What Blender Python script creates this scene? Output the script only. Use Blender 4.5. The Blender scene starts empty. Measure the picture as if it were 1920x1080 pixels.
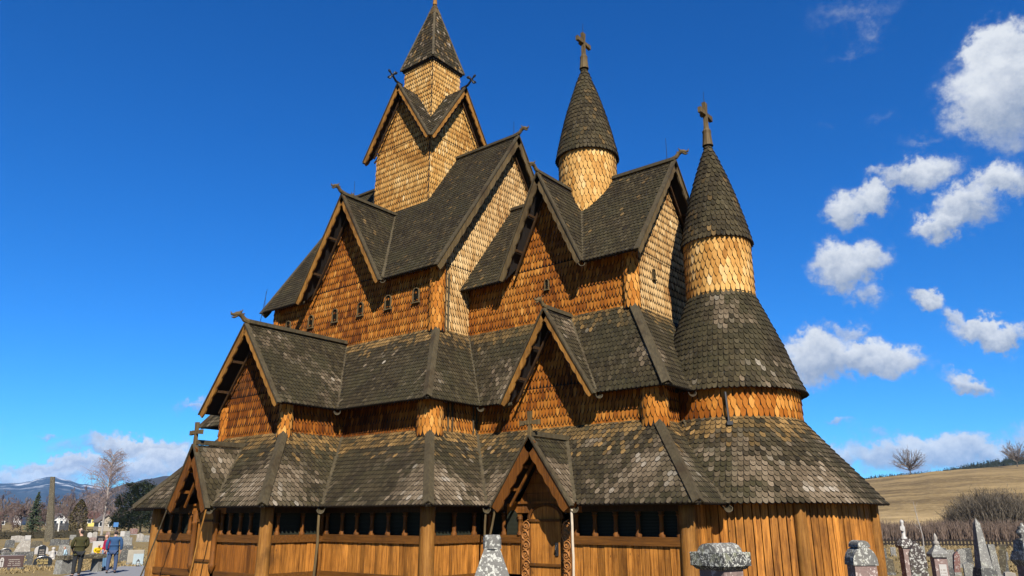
import bpy, bmesh, math, random
from mathutils import Vector, Matrix, noise as mnoise
V = Vector
rng = random.Random(7)
R = math.radians
SC = bpy.context.scene
COL = SC.collection

# ------------------------------------------------------------------ camera
CAM = V((22.76, -22.43, 2.2))
YAW, PITCH, ROLL, FPX = R(128.586), R(16.95), R(-0.1), 1415.5
FWD = V((math.cos(YAW)*math.cos(PITCH), math.sin(YAW)*math.cos(PITCH), math.sin(PITCH)))
RGT = V((math.sin(YAW), -math.cos(YAW), 0))
UPV = RGT.cross(FWD)
r2 = RGT*math.cos(ROLL)+UPV*math.sin(ROLL); u2 = -RGT*math.sin(ROLL)+UPV*math.cos(ROLL)
cd = bpy.data.cameras.new('camera'); cam = bpy.data.objects.new('camera', cd); COL.objects.link(cam)
cd.sensor_width = 36; cd.lens = 36*FPX/1920; cd.clip_end = 30000; cd.clip_start = 0.2
m = Matrix((r2, u2, -FWD)).transposed().to_4x4(); m.translation = CAM
cam.matrix_world = m
SC.camera = cam

# ------------------------------------------------------------------ sun, exposure
SUN_AZ, SUN_EL = R(-39), R(38)          # azimuth counted from +X (east) towards +Y (north)
sdir = V((math.cos(SUN_AZ)*math.cos(SUN_EL), math.sin(SUN_AZ)*math.cos(SUN_EL), math.sin(SUN_EL)))
sl = bpy.data.lights.new('sun', 'SUN'); sl.energy = 5.0; sl.angle = R(0.53); sl.color = (1.0, .93, .82)
so = bpy.data.objects.new('sun', sl); COL.objects.link(so)
so.rotation_euler = sdir.to_track_quat('Z', 'Y').to_euler(); so.location = (40, -40, 40)
SC.view_settings.view_transform = 'Standard'; SC.view_settings.look = 'None'
SC.view_settings.exposure = 1.35; SC.view_settings.gamma = 1
SC.cycles.max_bounces = 5; SC.cycles.diffuse_bounces = 1; SC.cycles.transparent_max_bounces = 16

# ------------------------------------------------------------------ node helper
class NT:
    def __init__(s, tree): s.t = tree; s.n = tree.nodes; s.l = tree.links
    def add(s, typ, **kw):
        n = s.n.new(typ)
        for k, v in kw.items(): setattr(n, k, v)
        return n
    def put(s, sock, v):
        if hasattr(v, 'is_output'): s.l.new(v, sock)
        elif v is not None: sock.default_value = v
    def math(s, op, a, b=None, c=None, clamp=False):
        n = s.add('ShaderNodeMath', operation=op, use_clamp=clamp)
        s.put(n.inputs[0], a); s.put(n.inputs[1], b)
        if c is not None: s.put(n.inputs[2], c)
        return n.outputs[0]
    def vmath(s, op, a, b=None):
        n = s.add('ShaderNodeVectorMath', operation=op)
        s.put(n.inputs[0], a); s.put(n.inputs[1], b)
        return n.outputs['Value'] if op in ('DOT_PRODUCT', 'LENGTH') else n.outputs[0]
    def mix(s, f, a, b, typ='MIX'):
        n = s.add('ShaderNodeMix', data_type='RGBA', blend_type=typ)
        s.put(n.inputs[0], f); s.put(n.inputs[6], a); s.put(n.inputs[7], b)
        return n.outputs[2]
    def noise(s, vec, scale, detail=4, rough=.6, out=0):
        n = s.add('ShaderNodeTexNoise'); s.put(n.inputs['Vector'], vec)
        n.inputs['Scale'].default_value = scale; n.inputs['Detail'].default_value = detail; n.inputs['Roughness'].default_value = rough
        return n.outputs[out]
    def ramp(s, f, stops, interp='LINEAR'):
        n = s.add('ShaderNodeValToRGB'); s.put(n.inputs[0], f); e = n.color_ramp.elements; n.color_ramp.interpolation = interp
        while len(e) < len(stops): e.new(.5)
        for el, (p, c) in zip(e, stops): el.position = p; el.color = (*c, 1) if len(c) == 3 else c
        return n.outputs[0]
    def smooth(s, x, a, b):
        n = s.add('ShaderNodeMapRange', interpolation_type='SMOOTHSTEP')
        s.put(n.inputs[0], x); n.inputs[1].default_value = a; n.inputs[2].default_value = b
        return n.outputs[0]
    def scalev(s, vec, sc):
        n = s.add('ShaderNodeMapping'); s.put(n.inputs[0], vec); n.inputs['Scale'].default_value = sc
        return n.outputs[0]

# ------------------------------------------------------------------ world: sky with drifting cumulus at infinity
W = bpy.data.worlds.new("World"); SC.world = W; W.use_nodes = True
w = NT(W.node_tree); W.node_tree.nodes.clear()
sky = w.add('ShaderNodeTexSky', sky_type='NISHITA'); sky.sun_disc = False
sky.sun_elevation = SUN_EL; sky.sun_rotation = math.pi/2-SUN_AZ
sky.altitude = 900; sky.air_density = 1.0; sky.dust_density = .05; sky.ozone_density = 3.0
hsv = w.add('ShaderNodeHueSaturation'); w.put(hsv.inputs['Color'], sky.outputs[0]); hsv.inputs['Saturation'].default_value = 1.32; hsv.inputs['Value'].default_value = 1.0; hsv.inputs['Hue'].default_value = .497
skyc = w.mix(1.0, hsv.outputs[0], (.28, .76, 1.19, 1), 'MULTIPLY')
tc = w.add('ShaderNodeTexCoord'); D = tc.outputs['Generated']
D = w.vmath('NORMALIZE', D)
warp = w.vmath('SUBTRACT', w.noise(D, 22, 6, .62, 1), (.5, .5, .5))
warp2 = w.vmath('SUBTRACT', w.noise(D, 90, 3, .6, 1), (.5, .5, .5))
Dw = w.vmath('ADD', D, w.vmath('ADD', w.vmath('MULTIPLY', warp, (.075, .075, .065)), w.vmath('MULTIPLY', warp2, (.022, .022, .022))))
# azimuth, elevation, half sizes (rad), tilt, density, softness
CLOUDS = [(100.6,33.6,.05,.024,-10,.42,1.0),(99.6,32.2,.03,.012,20,.4,1.0),(101.6,31.1,.026,.008,0,.35,1.0),(92.4,26.0,.050,.056,25,1,.5),(91.5,28.3,.040,.034,20,1,.4),
 (98.1,22.3,.042,.021,-2,1,.55),(99.9,22.6,.022,.012,0,.9,.7),(102.9,20.6,.026,.027,-4,1,.55),(101.3,21.2,.026,.022,0,1,.55),(97.4,18.8,.026,.018,6,1,.55),(95.7,19.7,.034,.026,10,1,.55),(93.4,20.9,.034,.022,16,1,.55),
 (103.5,16.9,.045,.026,0,1,.5),(102.4,14.7,.024,.016,-35,.8,.8),(106.0,10.8,.046,.030,0,1,.45),(102.8,10.6,.060,.022,-6,1,.45),(104.0,12.4,.022,.012,0,.8,.8),
 (98.8,13.8,.022,.013,-25,1,.6),(97.2,12.2,.020,.012,-40,.9,.7),(95.2,11.3,.040,.015,-10,1,.5),(96.9,8.3,.028,.013,-28,1,.6),
 (99.6,3.9,.105,.021,-2,.95,.5),(92.5,4.4,.06,.02,0,.9,.6),(105.7,3.6,.04,.018,0,.9,.6),(105.5,6.0,.018,.006,-8,.75,.8),(103.2,5.4,.026,.006,0,.55,.9),(100.2,5.2,.03,.006,0,.4,1.0),
 (154.6,4.5,.075,.014,0,1,.55),(156.5,3.0,.10,.014,0,1,.5),(152.0,3.6,.06,.018,0,1,.5),(160.5,2.3,.07,.013,0,.95,.55),(158.5,1.2,.12,.012,0,.9,.6),(151.2,7.5,.030,.008,0,.7,.8),(159.6,5.2,.013,.005,0,.7,.8),
 (99.9,26.4,.020,.008,10,.28,1.0),(97.4,24.6,.022,.009,12,.42,1.0),(103.4,27.2,.010,.010,0,.2,1.0),(170,5,.12,.03,0,.9,.6),(80,9,.10,.05,0,1,.5),(70,24,.13,.07,0,1,.5),(190,12,.12,.05,0,.9,.6)]
mask = None; lit = None
for az, el, a, b, rot, dens, soft in CLOUDS:
    az, el, rot = R(az), R(el), R(rot); a *= 1.14; b *= 1.16
    c = V((math.cos(el)*math.cos(az), math.cos(el)*math.sin(az), math.sin(el)))
    e1 = V((math.sin(az), -math.cos(az), 0)); e2 = e1.cross(c)*1
    e2 = V((-math.sin(el)*math.cos(az), -math.sin(el)*math.sin(az), math.cos(el)))
    A = (e1*math.cos(rot)+e2*math.sin(rot)); B = (-e1*math.sin(rot)+e2*math.cos(rot))
    x = w.math('MULTIPLY_ADD', w.vmath('DOT_PRODUCT', Dw, tuple(A)), 1/a, -A.dot(c)/a)
    y = w.math('MULTIPLY_ADD', w.vmath('DOT_PRODUCT', Dw, tuple(B)), 1/b, -B.dot(c)/b)
    r = w.math('SQRT', w.math('MULTIPLY_ADD', x, x, w.math('MULTIPLY', y, y)))
    mk = w.math('MULTIPLY', w.smooth(r, 1.18, 1.18-soft*1.35), dens)
    front = w.math('COMPARE', w.vmath('DOT_PRODUCT', D, tuple(c)), 1.0, .4)
    mk = w.math('MULTIPLY', mk, front)
    li = w.math('MULTIPLY', mk, w.smooth(y, -.75, .8))
    mask = mk if mask is None else w.math('MAXIMUM', mask, mk)
    lit = li if lit is None else w.math('MAXIMUM', lit, li)
n2 = w.noise(D, 60, 6, .65)
n3 = w.noise(D, 18, 4, .6)
mask = w.math('MULTIPLY', mask, w.smooth(w.math('ADD', n2, w.math('MULTIPLY', mask, .55)), .38, .96), clamp=True)
shade = w.math('MULTIPLY_ADD', w.math('SUBTRACT', n2, .5), 1.0, w.math('MULTIPLY_ADD', w.math('SUBTRACT', n3, .5), .8, lit), clamp=True)
ccol = w.mix(shade, (2.5, 3.05, 4.1, 1), (6.0, 6.3, 6.7, 1))
fin = w.mix(mask, skyc, ccol)
bg = w.add('ShaderNodeBackground'); w.put(bg.inputs[0], fin); bg.inputs[1].default_value = .0506
wo = w.add('ShaderNodeOutputWorld'); w.l.new(bg.outputs[0], wo.inputs[0])

# ------------------------------------------------------------------ pixel helper: a point at horizontal distance d, or on the ground
def ray(px, py): return FWD + r2*((px-960)/FPX) - u2*((py-540)/FPX)
def at(px, py, d):
    q = ray(px, py); return CAM + q*(d/math.hypot(q.x, q.y))
def ground_at(px, d, z=0.0):
    p = at(px, 990, d); return V((p.x, p.y, z))

# ------------------------------------------------------------------ mesh builder
class MB:
    def __init__(s): s.v = []; s.f = []; s.m = []; s.w = []; s.r = []
    def add(s, verts, faces, mat=0, wear=0., rnd=.5):
        o = len(s.v); s.v += [tuple(q) for q in verts]
        for f in faces:
            s.f.append([i+o for i in f]); s.m.append(mat); s.w.append(wear); s.r.append(rnd)
    def prism(s, poly, vec, mat=0, wear=0., rnd=.5):
        n = len(poly); vec = V(vec); poly = [V(p) for p in poly]
        vs = poly+[p+vec for p in poly]
        fs = [list(range(n))[::-1], list(range(n, 2*n))]+[[i, (i+1) % n, n+(i+1) % n, n+i] for i in range(n)]
        s.add(vs, fs, mat, wear, rnd)
    def box(s, c, sx, sy, sz, rz=0., mat=0, rnd=.5, taper=1., wear=0.):   # c: centre of the base
        c = V(c); ca, sa = math.cos(rz), math.sin(rz); vs = []
        for z, k in ((0, 1), (sz, taper)):
            for x, y in ((-1, -1), (1, -1), (1, 1), (-1, 1)):
                X, Y = x*sx/2*k, y*sy/2*k; vs.append(c+V((X*ca-Y*sa, X*sa+Y*ca, z)))
        s.add(vs, [[3, 2, 1, 0], [4, 5, 6, 7], [0, 1, 5, 4], [1, 2, 6, 5], [2, 3, 7, 6], [3, 0, 4, 7]], mat, wear, rnd)
    def beam(s, p0, p1, w_, h_, up=(0, 0, 1), mat=0, rnd=.5, wear=0.):    # a bar, its section centred on the line
        p0, p1 = V(p0), V(p1); d = (p1-p0).normalized(); side = d.cross(V(up)).normalized(); u = side.cross(d)
        vs = []
        for p in (p0, p1):
            for a, b in ((-1, -1), (1, -1), (1, 1), (-1, 1)): vs.append(p+side*(a*w_/2)+u*(b*h_/2))
        s.add(vs, [[3, 2, 1, 0], [4, 5, 6, 7], [0, 1, 5, 4], [1, 2, 6, 5], [2, 3, 7, 6], [3, 0, 4, 7]], mat, wear, rnd)
    def tube(s, pts, rad, n=8, mat=0, rnd=.5, wear=0., flat=1.):
        pts = [V(p) for p in pts]; rad = rad if isinstance(rad, (list, tuple)) else [rad]*len(pts)
        vs = []; prev = None
        for i, p in enumerate(pts):
            d = (pts[min(i+1, len(pts)-1)]-pts[max(i-1, 0)]).normalized()
            ref = V((0, 0, 1)) if abs(d.z) < .9 else V((1, 0, 0))
            a = d.cross(ref).normalized() if prev is None else (prev-d*prev.dot(d)).normalized()
            prev = a; b = d.cross(a)
            for k in range(n):
                t = 2*math.pi*k/n; vs.append(p+(a*math.cos(t)*flat+b*math.sin(t))*rad[i])
        fs = [[i*n+k, i*n+(k+1) % n, (i+1)*n+(k+1) % n, (i+1)*n+k] for i in range(len(pts)-1) for k in range(n)]
        fs += [list(range(n))[::-1], list(range((len(pts)-1)*n, len(pts)*n))]
        s.add(vs, fs, mat, wear, rnd)
    def lathe(s, prof, c=(0, 0, 0), n=20, mat=0, rnd=.5, wear=0., a0=0., a1=2*math.pi):
        c = V(c); full = a1-a0 > 6.28; cnt = n if full else n+1; vs = []
        for r_, z in prof:
            for k in range(cnt):
                t = a0+(a1-a0)*k/n; vs.append(c+V((r_*math.cos(t), r_*math.sin(t), z)))
        fs = []
        for i in range(len(prof)-1):
            for k in range(n):
                k2 = (k+1) % cnt; fs.append([i*cnt+k, i*cnt+k2, (i+1)*cnt+k2, (i+1)*cnt+k])
        s.add(vs, fs, mat, wear, rnd)
    def build(s, name, mats, parent=None, loc=None, smooth=False):
        me = bpy.data.meshes.new(name); me.from_pydata(s.v, [], s.f)
        mats = mats if isinstance(mats, (list, tuple)) else [mats]
        for q in mats: me.materials.append(q)
        if len(mats) > 1: me.polygons.foreach_set('material_index', s.m)
        if any(s.w): a = me.attributes.new('wear', 'FLOAT', 'FACE'); a.data.foreach_set('value', s.w)
        if any(x != .5 for x in s.r): a = me.attributes.new('rnd', 'FLOAT', 'FACE'); a.data.foreach_set('value', s.r)
        if smooth: me.polygons.foreach_set('use_smooth', [True]*len(s.f))
        me.update()
        o = bpy.data.objects.new(name, me); COL.objects.link(o)
        if parent is not None: o.parent = parent
        if loc is not None: o.location = loc
        return o
def thing(name, label, cat, loc=(0, 0, 0), rz=0., group=None):
    o = bpy.data.objects.new(name, None); COL.objects.link(o); o.location = loc; o.rotation_euler = (0, 0, rz)
    o.empty_display_size = .3
    return tag(o, label, cat, group)
def tag(o, label=None, cat=None, group=None, kind=None):
    if label: o['label'] = label
    if cat: o['category'] = cat
    if group: o['group'] = group
    if kind: o['kind'] = kind
    return o

# ------------------------------------------------------------------ materials
KA = .565
def k3(c): return tuple(x*KA for x in c)
def new_mat(name, rough=.8, spec=.3):
    mt = bpy.data.materials.new(name); mt.use_nodes = True; t = NT(mt.node_tree)
    b = mt.node_tree.nodes['Principled BSDF']; b.inputs['Roughness'].default_value = rough
    b.inputs['Specular IOR Level'].default_value = spec
    return mt, t, b
def bump(t, b, h, strength=.4, dist=.02):
    n = t.add('ShaderNodeBump'); n.inputs['Strength'].default_value = strength; n.inputs['Distance'].default_value = dist
    t.put(n.inputs['Height'], h); t.l.new(n.outputs[0], b.inputs['Normal'])
def attr(t, name): return t.add('ShaderNodeAttribute', attribute_name=name).outputs['Fac']
def obj_co(t): return t.add('ShaderNodeTexCoord').outputs['Object']
def shingle_mat(name, tones, rough=.8, grain=(14, 14, 2.2), patch=.5, stain=(.12, .06, .02)):
    """tones: ramp over the random tone of each shingle; fine upright grain and broad weather patches over it"""
    mt, t, b = new_mat(name, rough, .08); co = obj_co(t)
    base = t.ramp(attr(t, 'rnd'), [(q, k3(c)) for q, c in tones])
    g = t.noise(t.scalev(co, grain), 3.0, 5, .7)
    base = t.mix(t.smooth(g, .30, .75), t.mix(.45, base, (*stain, 1), 'MULTIPLY'), base)
    p = t.noise(co, .55, 4, .6)
    base = t.mix(t.math('MULTIPLY', t.smooth(p, .52, .72), patch), base, t.mix(.55, base, (*stain, 1)))
    t.put(b.inputs['Base Color'], base); bump(t, b, g, .35, .01)
    return mt
def roof_mat(name):
    mt, t, b = new_mat(name, .85, .10); co = obj_co(t)
    rnd = attr(t, 'rnd'); wear = attr(t, 'wear')
    dark = t.ramp(rnd, [(0, (0.0130, 0.0098, 0.0050)), (.5, (0.0262, 0.0200, 0.0098)), (1, (0.0480, 0.0370, 0.0185))])
    moss = t.noise(co, .8, 4, .6)
    dark = t.mix(t.smooth(moss, .45, .7), dark, t.mix(.6, dark, (0.0340, 0.0300, 0.0134, 1)))
    tan = t.ramp(rnd, [(0, (0.0435, 0.0284, 0.0111)), (.5, (0.1067, 0.0648, 0.0221)), (1, (0.2054, 0.1225, 0.0435))])
    pale = t.ramp(rnd, [(0, (0.060, 0.043, 0.025)), (.5, (0.110, 0.082, 0.052)), (.8, (0.155, 0.121, 0.082)), (1, (0.235, 0.205, 0.165))])
    g = t.noise(t.scalev(co, (9, 9, 3)), 4, 5, .7)
    sheen_run = t.noise(t.scalev(co, (2.6, 2.6, .45)), 2.2, 5, .65); run2 = t.noise(co, .45, 3, .5)  # run-off streaks that also put a sheen down the slope into the colour
    c = t.mix(t.smooth(wear, .15, .45), dark, tan); c = t.mix(t.math('GREATER_THAN', wear, .505), c, t.mix(t.smooth(wear, .40, .95), dark, pale))
    c = t.mix(t.smooth(g, .3, .65), t.mix(.5, c, (0.0790, 0.0711, 0.0474, 1), 'MULTIPLY'), c)
    c = t.mix(t.math('MULTIPLY', t.smooth(sheen_run, .52, .72), .38), c, (0.0790, 0.0656, 0.0435, 1)); c = t.mix(t.math('MULTIPLY', t.smooth(sheen_run, .46, .28), .6), c, (0.0111, 0.0095, 0.0063, 1))
    c = t.mix(t.math('MULTIPLY', t.smooth(run2, .5, .68), .45), c, (0.0237, 0.0213, 0.0103, 1))
    t.put(b.inputs['Base Color'], c); bump(t, b, g, .4, .012)
    return mt
def wood_mat(name, a, c, along='Z', rough=.7, freq=3.0, dark=(.05, .025, .01), knots=True):
    mt, t, b = new_mat(name, rough, .12); co = obj_co(t); a, c, dark = k3(a), k3(c), k3(dark)
    sc = {'Z': (16, 16, .9), 'X': (.9, 16, 16), 'Y': (16, .9, 16)}[along]
    g = t.noise(t.scalev(co, sc), freq, 6, .7); p = t.noise(co, 1.1, 4, .6)
    s2 = t.noise(t.scalev(co, tuple(q*.35 for q in sc)), freq, 4, .6)
    col = t.mix(t.smooth(t.math('MULTIPLY_ADD', s2, .5, t.math('MULTIPLY', g, .5)), .30, .70), (*a, 1), (*c, 1))
    col = t.mix(t.smooth(p, .48, .75), col, t.mix(.6, col, (*dark, 1)))
    kv = t.add('ShaderNodeTexVoronoi'); t.put(kv.inputs['Vector'], t.scalev(co, tuple(2.6 if q > 2 else 1.1 for q in sc))); kv.inputs['Scale'].default_value = 1.6
    col = t.mix(t.math('MULTIPLY', t.smooth(kv.outputs['Distance'], .085, .03), .85), col, (dark[0]*.6, dark[1]*.6, dark[2]*.6, 1))
    r_ = attr(t, 'rnd')
    hs = t.add('ShaderNodeHueSaturation'); t.put(hs.inputs['Color'], col); t.put(hs.inputs['Value'], t.math('MULTIPLY_ADD', r_, .9, .55))
    t.put(b.inputs['Base Color'], hs.outputs[0]); bump(t, b, g, .5, .012)
    return mt
def plain_mat(name, c, rough=.7, var=.3, scale=3., spec=.3, metal=0.):
    c = k3(c); mt, t, b = new_mat(name, rough, spec); co = obj_co(t)
    n = t.noise(co, scale, 5, .65)
    t.put(b.inputs['Base Color'], t.mix(n, (*[x*(1-var) for x in c], 1), (*[min(1, x*(1+var)) for x in c], 1)))
    b.inputs['Metallic'].default_value = metal; bump(t, b, n, .25, .01)
    return mt
def stone_mat(name, base, lichen=(.55, .56, .50), amount=.5, scale=9., second=(.30, .30, .14)):
    base, lichen, second = k3(base), k3(lichen), k3(second); mt, t, b = new_mat(name, .85, .3); co = obj_co(t)
    n = t.noise(co, 4, 5, .7); fine = t.noise(co, 60, 3, .6)
    col = t.mix(n, (*[x*.6 for x in base], 1), (*[x*1.35 for x in base], 1))
    col = t.mix(t.math('MULTIPLY', t.smooth(fine, .4, .7), .5), col, (*[x*.45 for x in base], 1))
    v = t.add('ShaderNodeTexVoronoi'); t.put(v.inputs['Vector'], t.vmath('ADD', co, t.vmath('MULTIPLY', t.noise(co, 14, 4, .6, 1), (.16, .16, .16)))); v.inputs['Scale'].default_value = scale
    spots = t.math('MULTIPLY', t.smooth(v.outputs['Distance'], .46, .34), t.smooth(t.noise(co, scale*.4, 3, .6), .5-amount*.35, .62-amount*.3))
    col = t.mix(spots, col, (*lichen, 1))
    col = t.mix(t.math('MULTIPLY', t.smooth(t.noise(co, 5.5, 5, .7), .52, .7), .7*amount), col, (*second, 1))
    t.put(b.inputs['Base Color'], col); bump(t, b, n, .5, .02)
    return mt
M = {}
M['wall'] = shingle_mat('tarred_wall_shingles', [(0, (.085, .022, .003)), (.25, (.225, .064, .007)), (.5, (.42, .138, .016)), (.75, (.58, .232, .036)), (1, (.80, .40, .10))])
M['wall_pale'] = shingle_mat('pale_wall_shingles', [(0, (.30, .13, .035)), (.35, (.58, .34, .125)), (.7, (.84, .57, .265)), (1, (1.0, .78, .45))], patch=.35)  # paler tones, used on the east-facing gable walls
M['wall_upper'] = shingle_mat('tower_wall_shingles', [(0, (.26, .105, .018)), (.35, (.54, .26, .058)), (.7, (.78, .46, .145)), (1, (.98, .70, .34))], patch=.35)
M['roof'] = roof_mat('roof_shingles')
M['backing'] = plain_mat('dark_backing_boards', (.016, .010, .006), .9)  # tarred boards, near-black so that shade under the roofs is in the colour
M['plank'] = wood_mat('golden_planks', (.11, .032, .004), (.60, .25, .045), 'Z')
M['plank_dark'] = wood_mat('brown_planks', (.13, .042, .006), (.40, .145, .022), 'Z')
M['rail'] = wood_mat('tarred_rail', (.13, .048, .008), (.34, .135, .024), 'X')
M['post'] = wood_mat('round_post', (.26, .095, .014), (.68, .32, .07), 'Z', freq=3.5)
M['verge'] = wood_mat('verge_boards', (.34, .14, .024), (.74, .36, .075), 'Z', freq=2)
M['verge_dark'] = wood_mat('dark_verge_boards', (.12, .082, .038), (.31, .215, .095), 'Z', freq=2)
M['underside'] = wood_mat('shade_toned_wood', (.05, .024, .010), (.12, .06, .02), 'Z', freq=2)  # shade under eaves and verges is put into this wood colour
M['oldwood'] = wood_mat('grey_weathered_boards', (.075, .060, .034), (.19, .15, .085), 'Z', freq=2)
M['door'] = wood_mat('door_planks', (.22, .075, .011), (.60, .25, .045), 'Z')
M['carving'] = plain_mat('carved_wood', (.36, .145, .032), .6, .4, 8)
M['screen'] = plain_mat('niche_shade_panel', (.012, .011, .008), .8, .3, 3., .0)  # opaque panel colour stands for the dark inside the small window recesses
M['iron'] = plain_mat('black_iron', (.02, .02, .022), .5)
M['rim'] = plain_mat('pale_metal_rim', (.34, .30, .25), .6, .5, 14)
M['pole'] = plain_mat('whitish_pole', (.55, .46, .34), .7, .35, 6)

# ================================================================== THE CHURCH
def nz(p, s=1.): return mnoise.noise(V(p)*s)
def clip(poly, planes):                      # 2D Sutherland-Hodgman against half planes (a,b,c): a*u+b*v<=c
    for a, b, c in planes:
        out = []; n = len(poly)
        for i in range(n):
            p, q = poly[i], poly[(i+1) % n]; dp = a*p[0]+b*p[1]-c; dq = a*q[0]+b*q[1]-c
            if dp <= 0: out.append(p)
            if dp*dq < 0: k = dp/(dp-dq); out.append((p[0]+(q[0]-p[0])*k, p[1]+(q[1]-p[1])*k))
        poly = out
        if len(poly) < 3: return []
    return poly
WALL_TIP = [(-.475, .72), (-.41, .44), (-.21, .15), (0, 0), (.21, .15), (.41, .44), (.475, .72)]
ROOF_TIP = [(-.475, .55), (-.40, .27), (-.19, .06), (0, 0), (.19, .06), (.40, .27), (.475, .55)]
def emit(mb, poly2, to3, wear, rnd):
    """one shingle: its clipped outline raised on the face, with a skirt"""
    n = len(poly2); top = [to3(u, v, True) for u, v in poly2]; low = [to3(u, v, False) for u, v in poly2]
    mb.add(top, [list(range(n))], 0, wear, rnd)
    mb.add(top+low, [[n+i, n+(i+1) % n, (i+1) % n, i] for i in range(n)], 1, wear, rnd)
def rows_on_plane(mb, poly, up, w_, e_, tip, t_low=.036, t_top=.004, wearf=None, rr=None, over=.05, tone=0.):
    """cover a convex planar polygon (counter-clockwise seen from outside) with rows of shingles; up points up the slope"""
    rr = rr or rng; poly = [V(p) for p in poly]
    N = V((0, 0, 0))
    for i in range(len(poly)): N += (poly[i]-poly[0]).cross(poly[(i+1) % len(poly)]-poly[0])
    N.normalize(); Vv = V(up); Vv = (Vv-N*Vv.dot(N)).normalized(); U = Vv.cross(N)
    O = poly[0]; P2 = [((p-O).dot(U), (p-O).dot(Vv)) for p in poly]
    v0 = min(p[1] for p in P2); v1 = max(p[1] for p in P2); u0 = min(p[0] for p in P2); u1 = max(p[0] for p in P2)
    pl = []
    for i in range(len(P2)):
        p, q = P2[i], P2[(i+1) % len(P2)]; a, b = q[1]-p[1], -(q[0]-p[0]); L = math.hypot(a, b)
        if L < 1e-6: continue
        a, b = a/L, b/L; c = a*p[0]+b*p[1]
        if abs(a) < .05 and b < 0: c += over       # let the tips hang past the eave
        pl.append((a, b, c))
    # rows keep a common origin in the world so that neighbouring faces line up
    k = 0; v = v0-over
    Lr = e_*1.42
    while v < v1:
        off = .5*w_ if k % 2 else 0.
        nu = int((u1-u0)/w_)+3
        for i in range(-1, nu):
            uc = u0+off+i*w_+rr.uniform(-.03, .03)*w_
            vj = v+rr.uniform(-.02, .02)*e_
            ww = w_*rr.uniform(.94, 1.0); sk = rr.uniform(-.01, .01)
            pg = [(uc+a*ww+sk*b*e_, vj+b*e_) for a, b in tip]+[(uc+.485*ww, vj+Lr), (uc-.485*ww, vj+Lr)]
            pg = clip(pg, pl)
            if len(pg) < 3: continue
            lift = rr.uniform(.88, 1.14); tilt = rr.uniform(-.05, .05)
            def to3(u, v_, up_, uc=uc, vj=vj, lift=lift, tilt=tilt):
                f = min(1, max(0, (v_-vj)/Lr)); h = (t_low*lift*(1-f)+t_top*f+tilt*(u-uc)) if up_ else -.012
                return O+U*u+Vv*v_+N*h
            cpt = O+U*uc+Vv*(vj+.4*e_)
            rd = min(1, max(0, rr.gauss(.5, .13 if tip is WALL_TIP else .22)+tone+.30*nz(cpt, .9)))
            wr = wearf(cpt, rr) if wearf else 0.
            emit(mb, pg, to3, wr, rd)
        k += 1; v += e_
def rows_on_round(mb, prof, c, w_, e_, tip, a0=-math.pi, a1=math.pi, t_low=.038, wearf=None, rr=None, over=.05, tone=0.):
    """shingle rows round a surface of revolution; prof is (radius, z) from bottom to top"""
    rr = rr or rng; c = V(c); S = [0.]
    for i in range(1, len(prof)): S.append(S[-1]+math.hypot(prof[i][0]-prof[i-1][0], prof[i][1]-prof[i-1][1]))
    def samp(s_):
        i = 0
        while i < len(S)-2 and s_ > S[i+1]: i += 1
        f = (s_-S[i])/(S[i+1]-S[i]); d = ((prof[i+1][0]-prof[i][0]), (prof[i+1][1]-prof[i][1])); L = math.hypot(*d)
        return prof[i][0]+d[0]*f, prof[i][1]+d[1]*f, d[1]/L, -d[0]/L
    Lr = e_*1.42; v = -over; k = 0
    while v < S[-1]-.02:
        r_, _, _, _ = samp(max(0, v+e_*.5)); full = a1-a0 > 6.2
        n = max(6, int(round((a1-a0)*max(r_, .05)/w_)))
        for i in range(n):
            tc_ = a0+(a1-a0)*(i+(.5 if k % 2 else 0)+rr.uniform(-.05, .05))/n
            wa = (a1-a0)/n*rr.uniform(.93, 1.0); vj = v+rr.uniform(-.04, .04)*e_
            pg = [(tc_+a*wa, vj+b*e_) for a, b in tip]+[(tc_+.485*wa, min(S[-1], vj+Lr)), (tc_-.485*wa, min(S[-1], vj+Lr))]
            lift = rr.uniform(.8, 1.25)
            def to3(t_, s_, up_, vj=vj, lift=lift):
                rad, z, nr, nzv = samp(s_); f = min(1, max(0, (s_-vj)/Lr)); h = (t_low*lift*(1-f)+.004*f) if up_ else -.012
                rad += h*nr; return c+V((rad*math.cos(t_), rad*math.sin(t_), z+h*nzv))
            cpt = to3(tc_, vj+.4*e_, True)
            rd = min(1, max(0, rr.gauss(.5, .13 if tip is WALL_TIP else .22)+tone+.30*nz(cpt, .9)))
            emit(mb, pg, to3, wearf(cpt, rr) if wearf else 0., rd)
        k += 1; v += e_

def mkwear(ztop, band, pale, seed, lowbias=1., zlow=None, pts=()):
    """weathering that belongs to the shingles: a sheltered tan band under the wall above, bleached shingles in drifting patches"""
    def f(p, rr):
        d = ztop-p.z
        jag = nz(p, .8)*.25
        if d < band+jag and rr.random() < .82: return rr.uniform(.34, .5)
        if d < band*1.9+jag and rr.random() < .25: return rr.uniform(.25, .45)
        g = nz((p.x+seed, p.y, p.z), .55)+.45*nz((p.x, p.y+seed, p.z*1.3), 1.7)
        pr = pale*max(0, .30+1.5*g)
        if zlow is not None: pr *= .35+1.1*max(0, min(1, (ztop-p.z)/max(.1, ztop-zlow)))**lowbias
        for q, rad, k in pts:
            pr += k*max(0, 1-(p-V(q)).length/rad)
        dd = 1.15*pr+rr.gauss(0, .11)+.12*nz((p.x*1.2+seed, p.y*1.2, p.z*.5), 2.2)
        if dd > .22: return 1. if rr.random() < .05 else min(.9, .51+(dd-.22)*1.1)
        return .0 if rr.random() > .03 else .15
    return f

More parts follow.
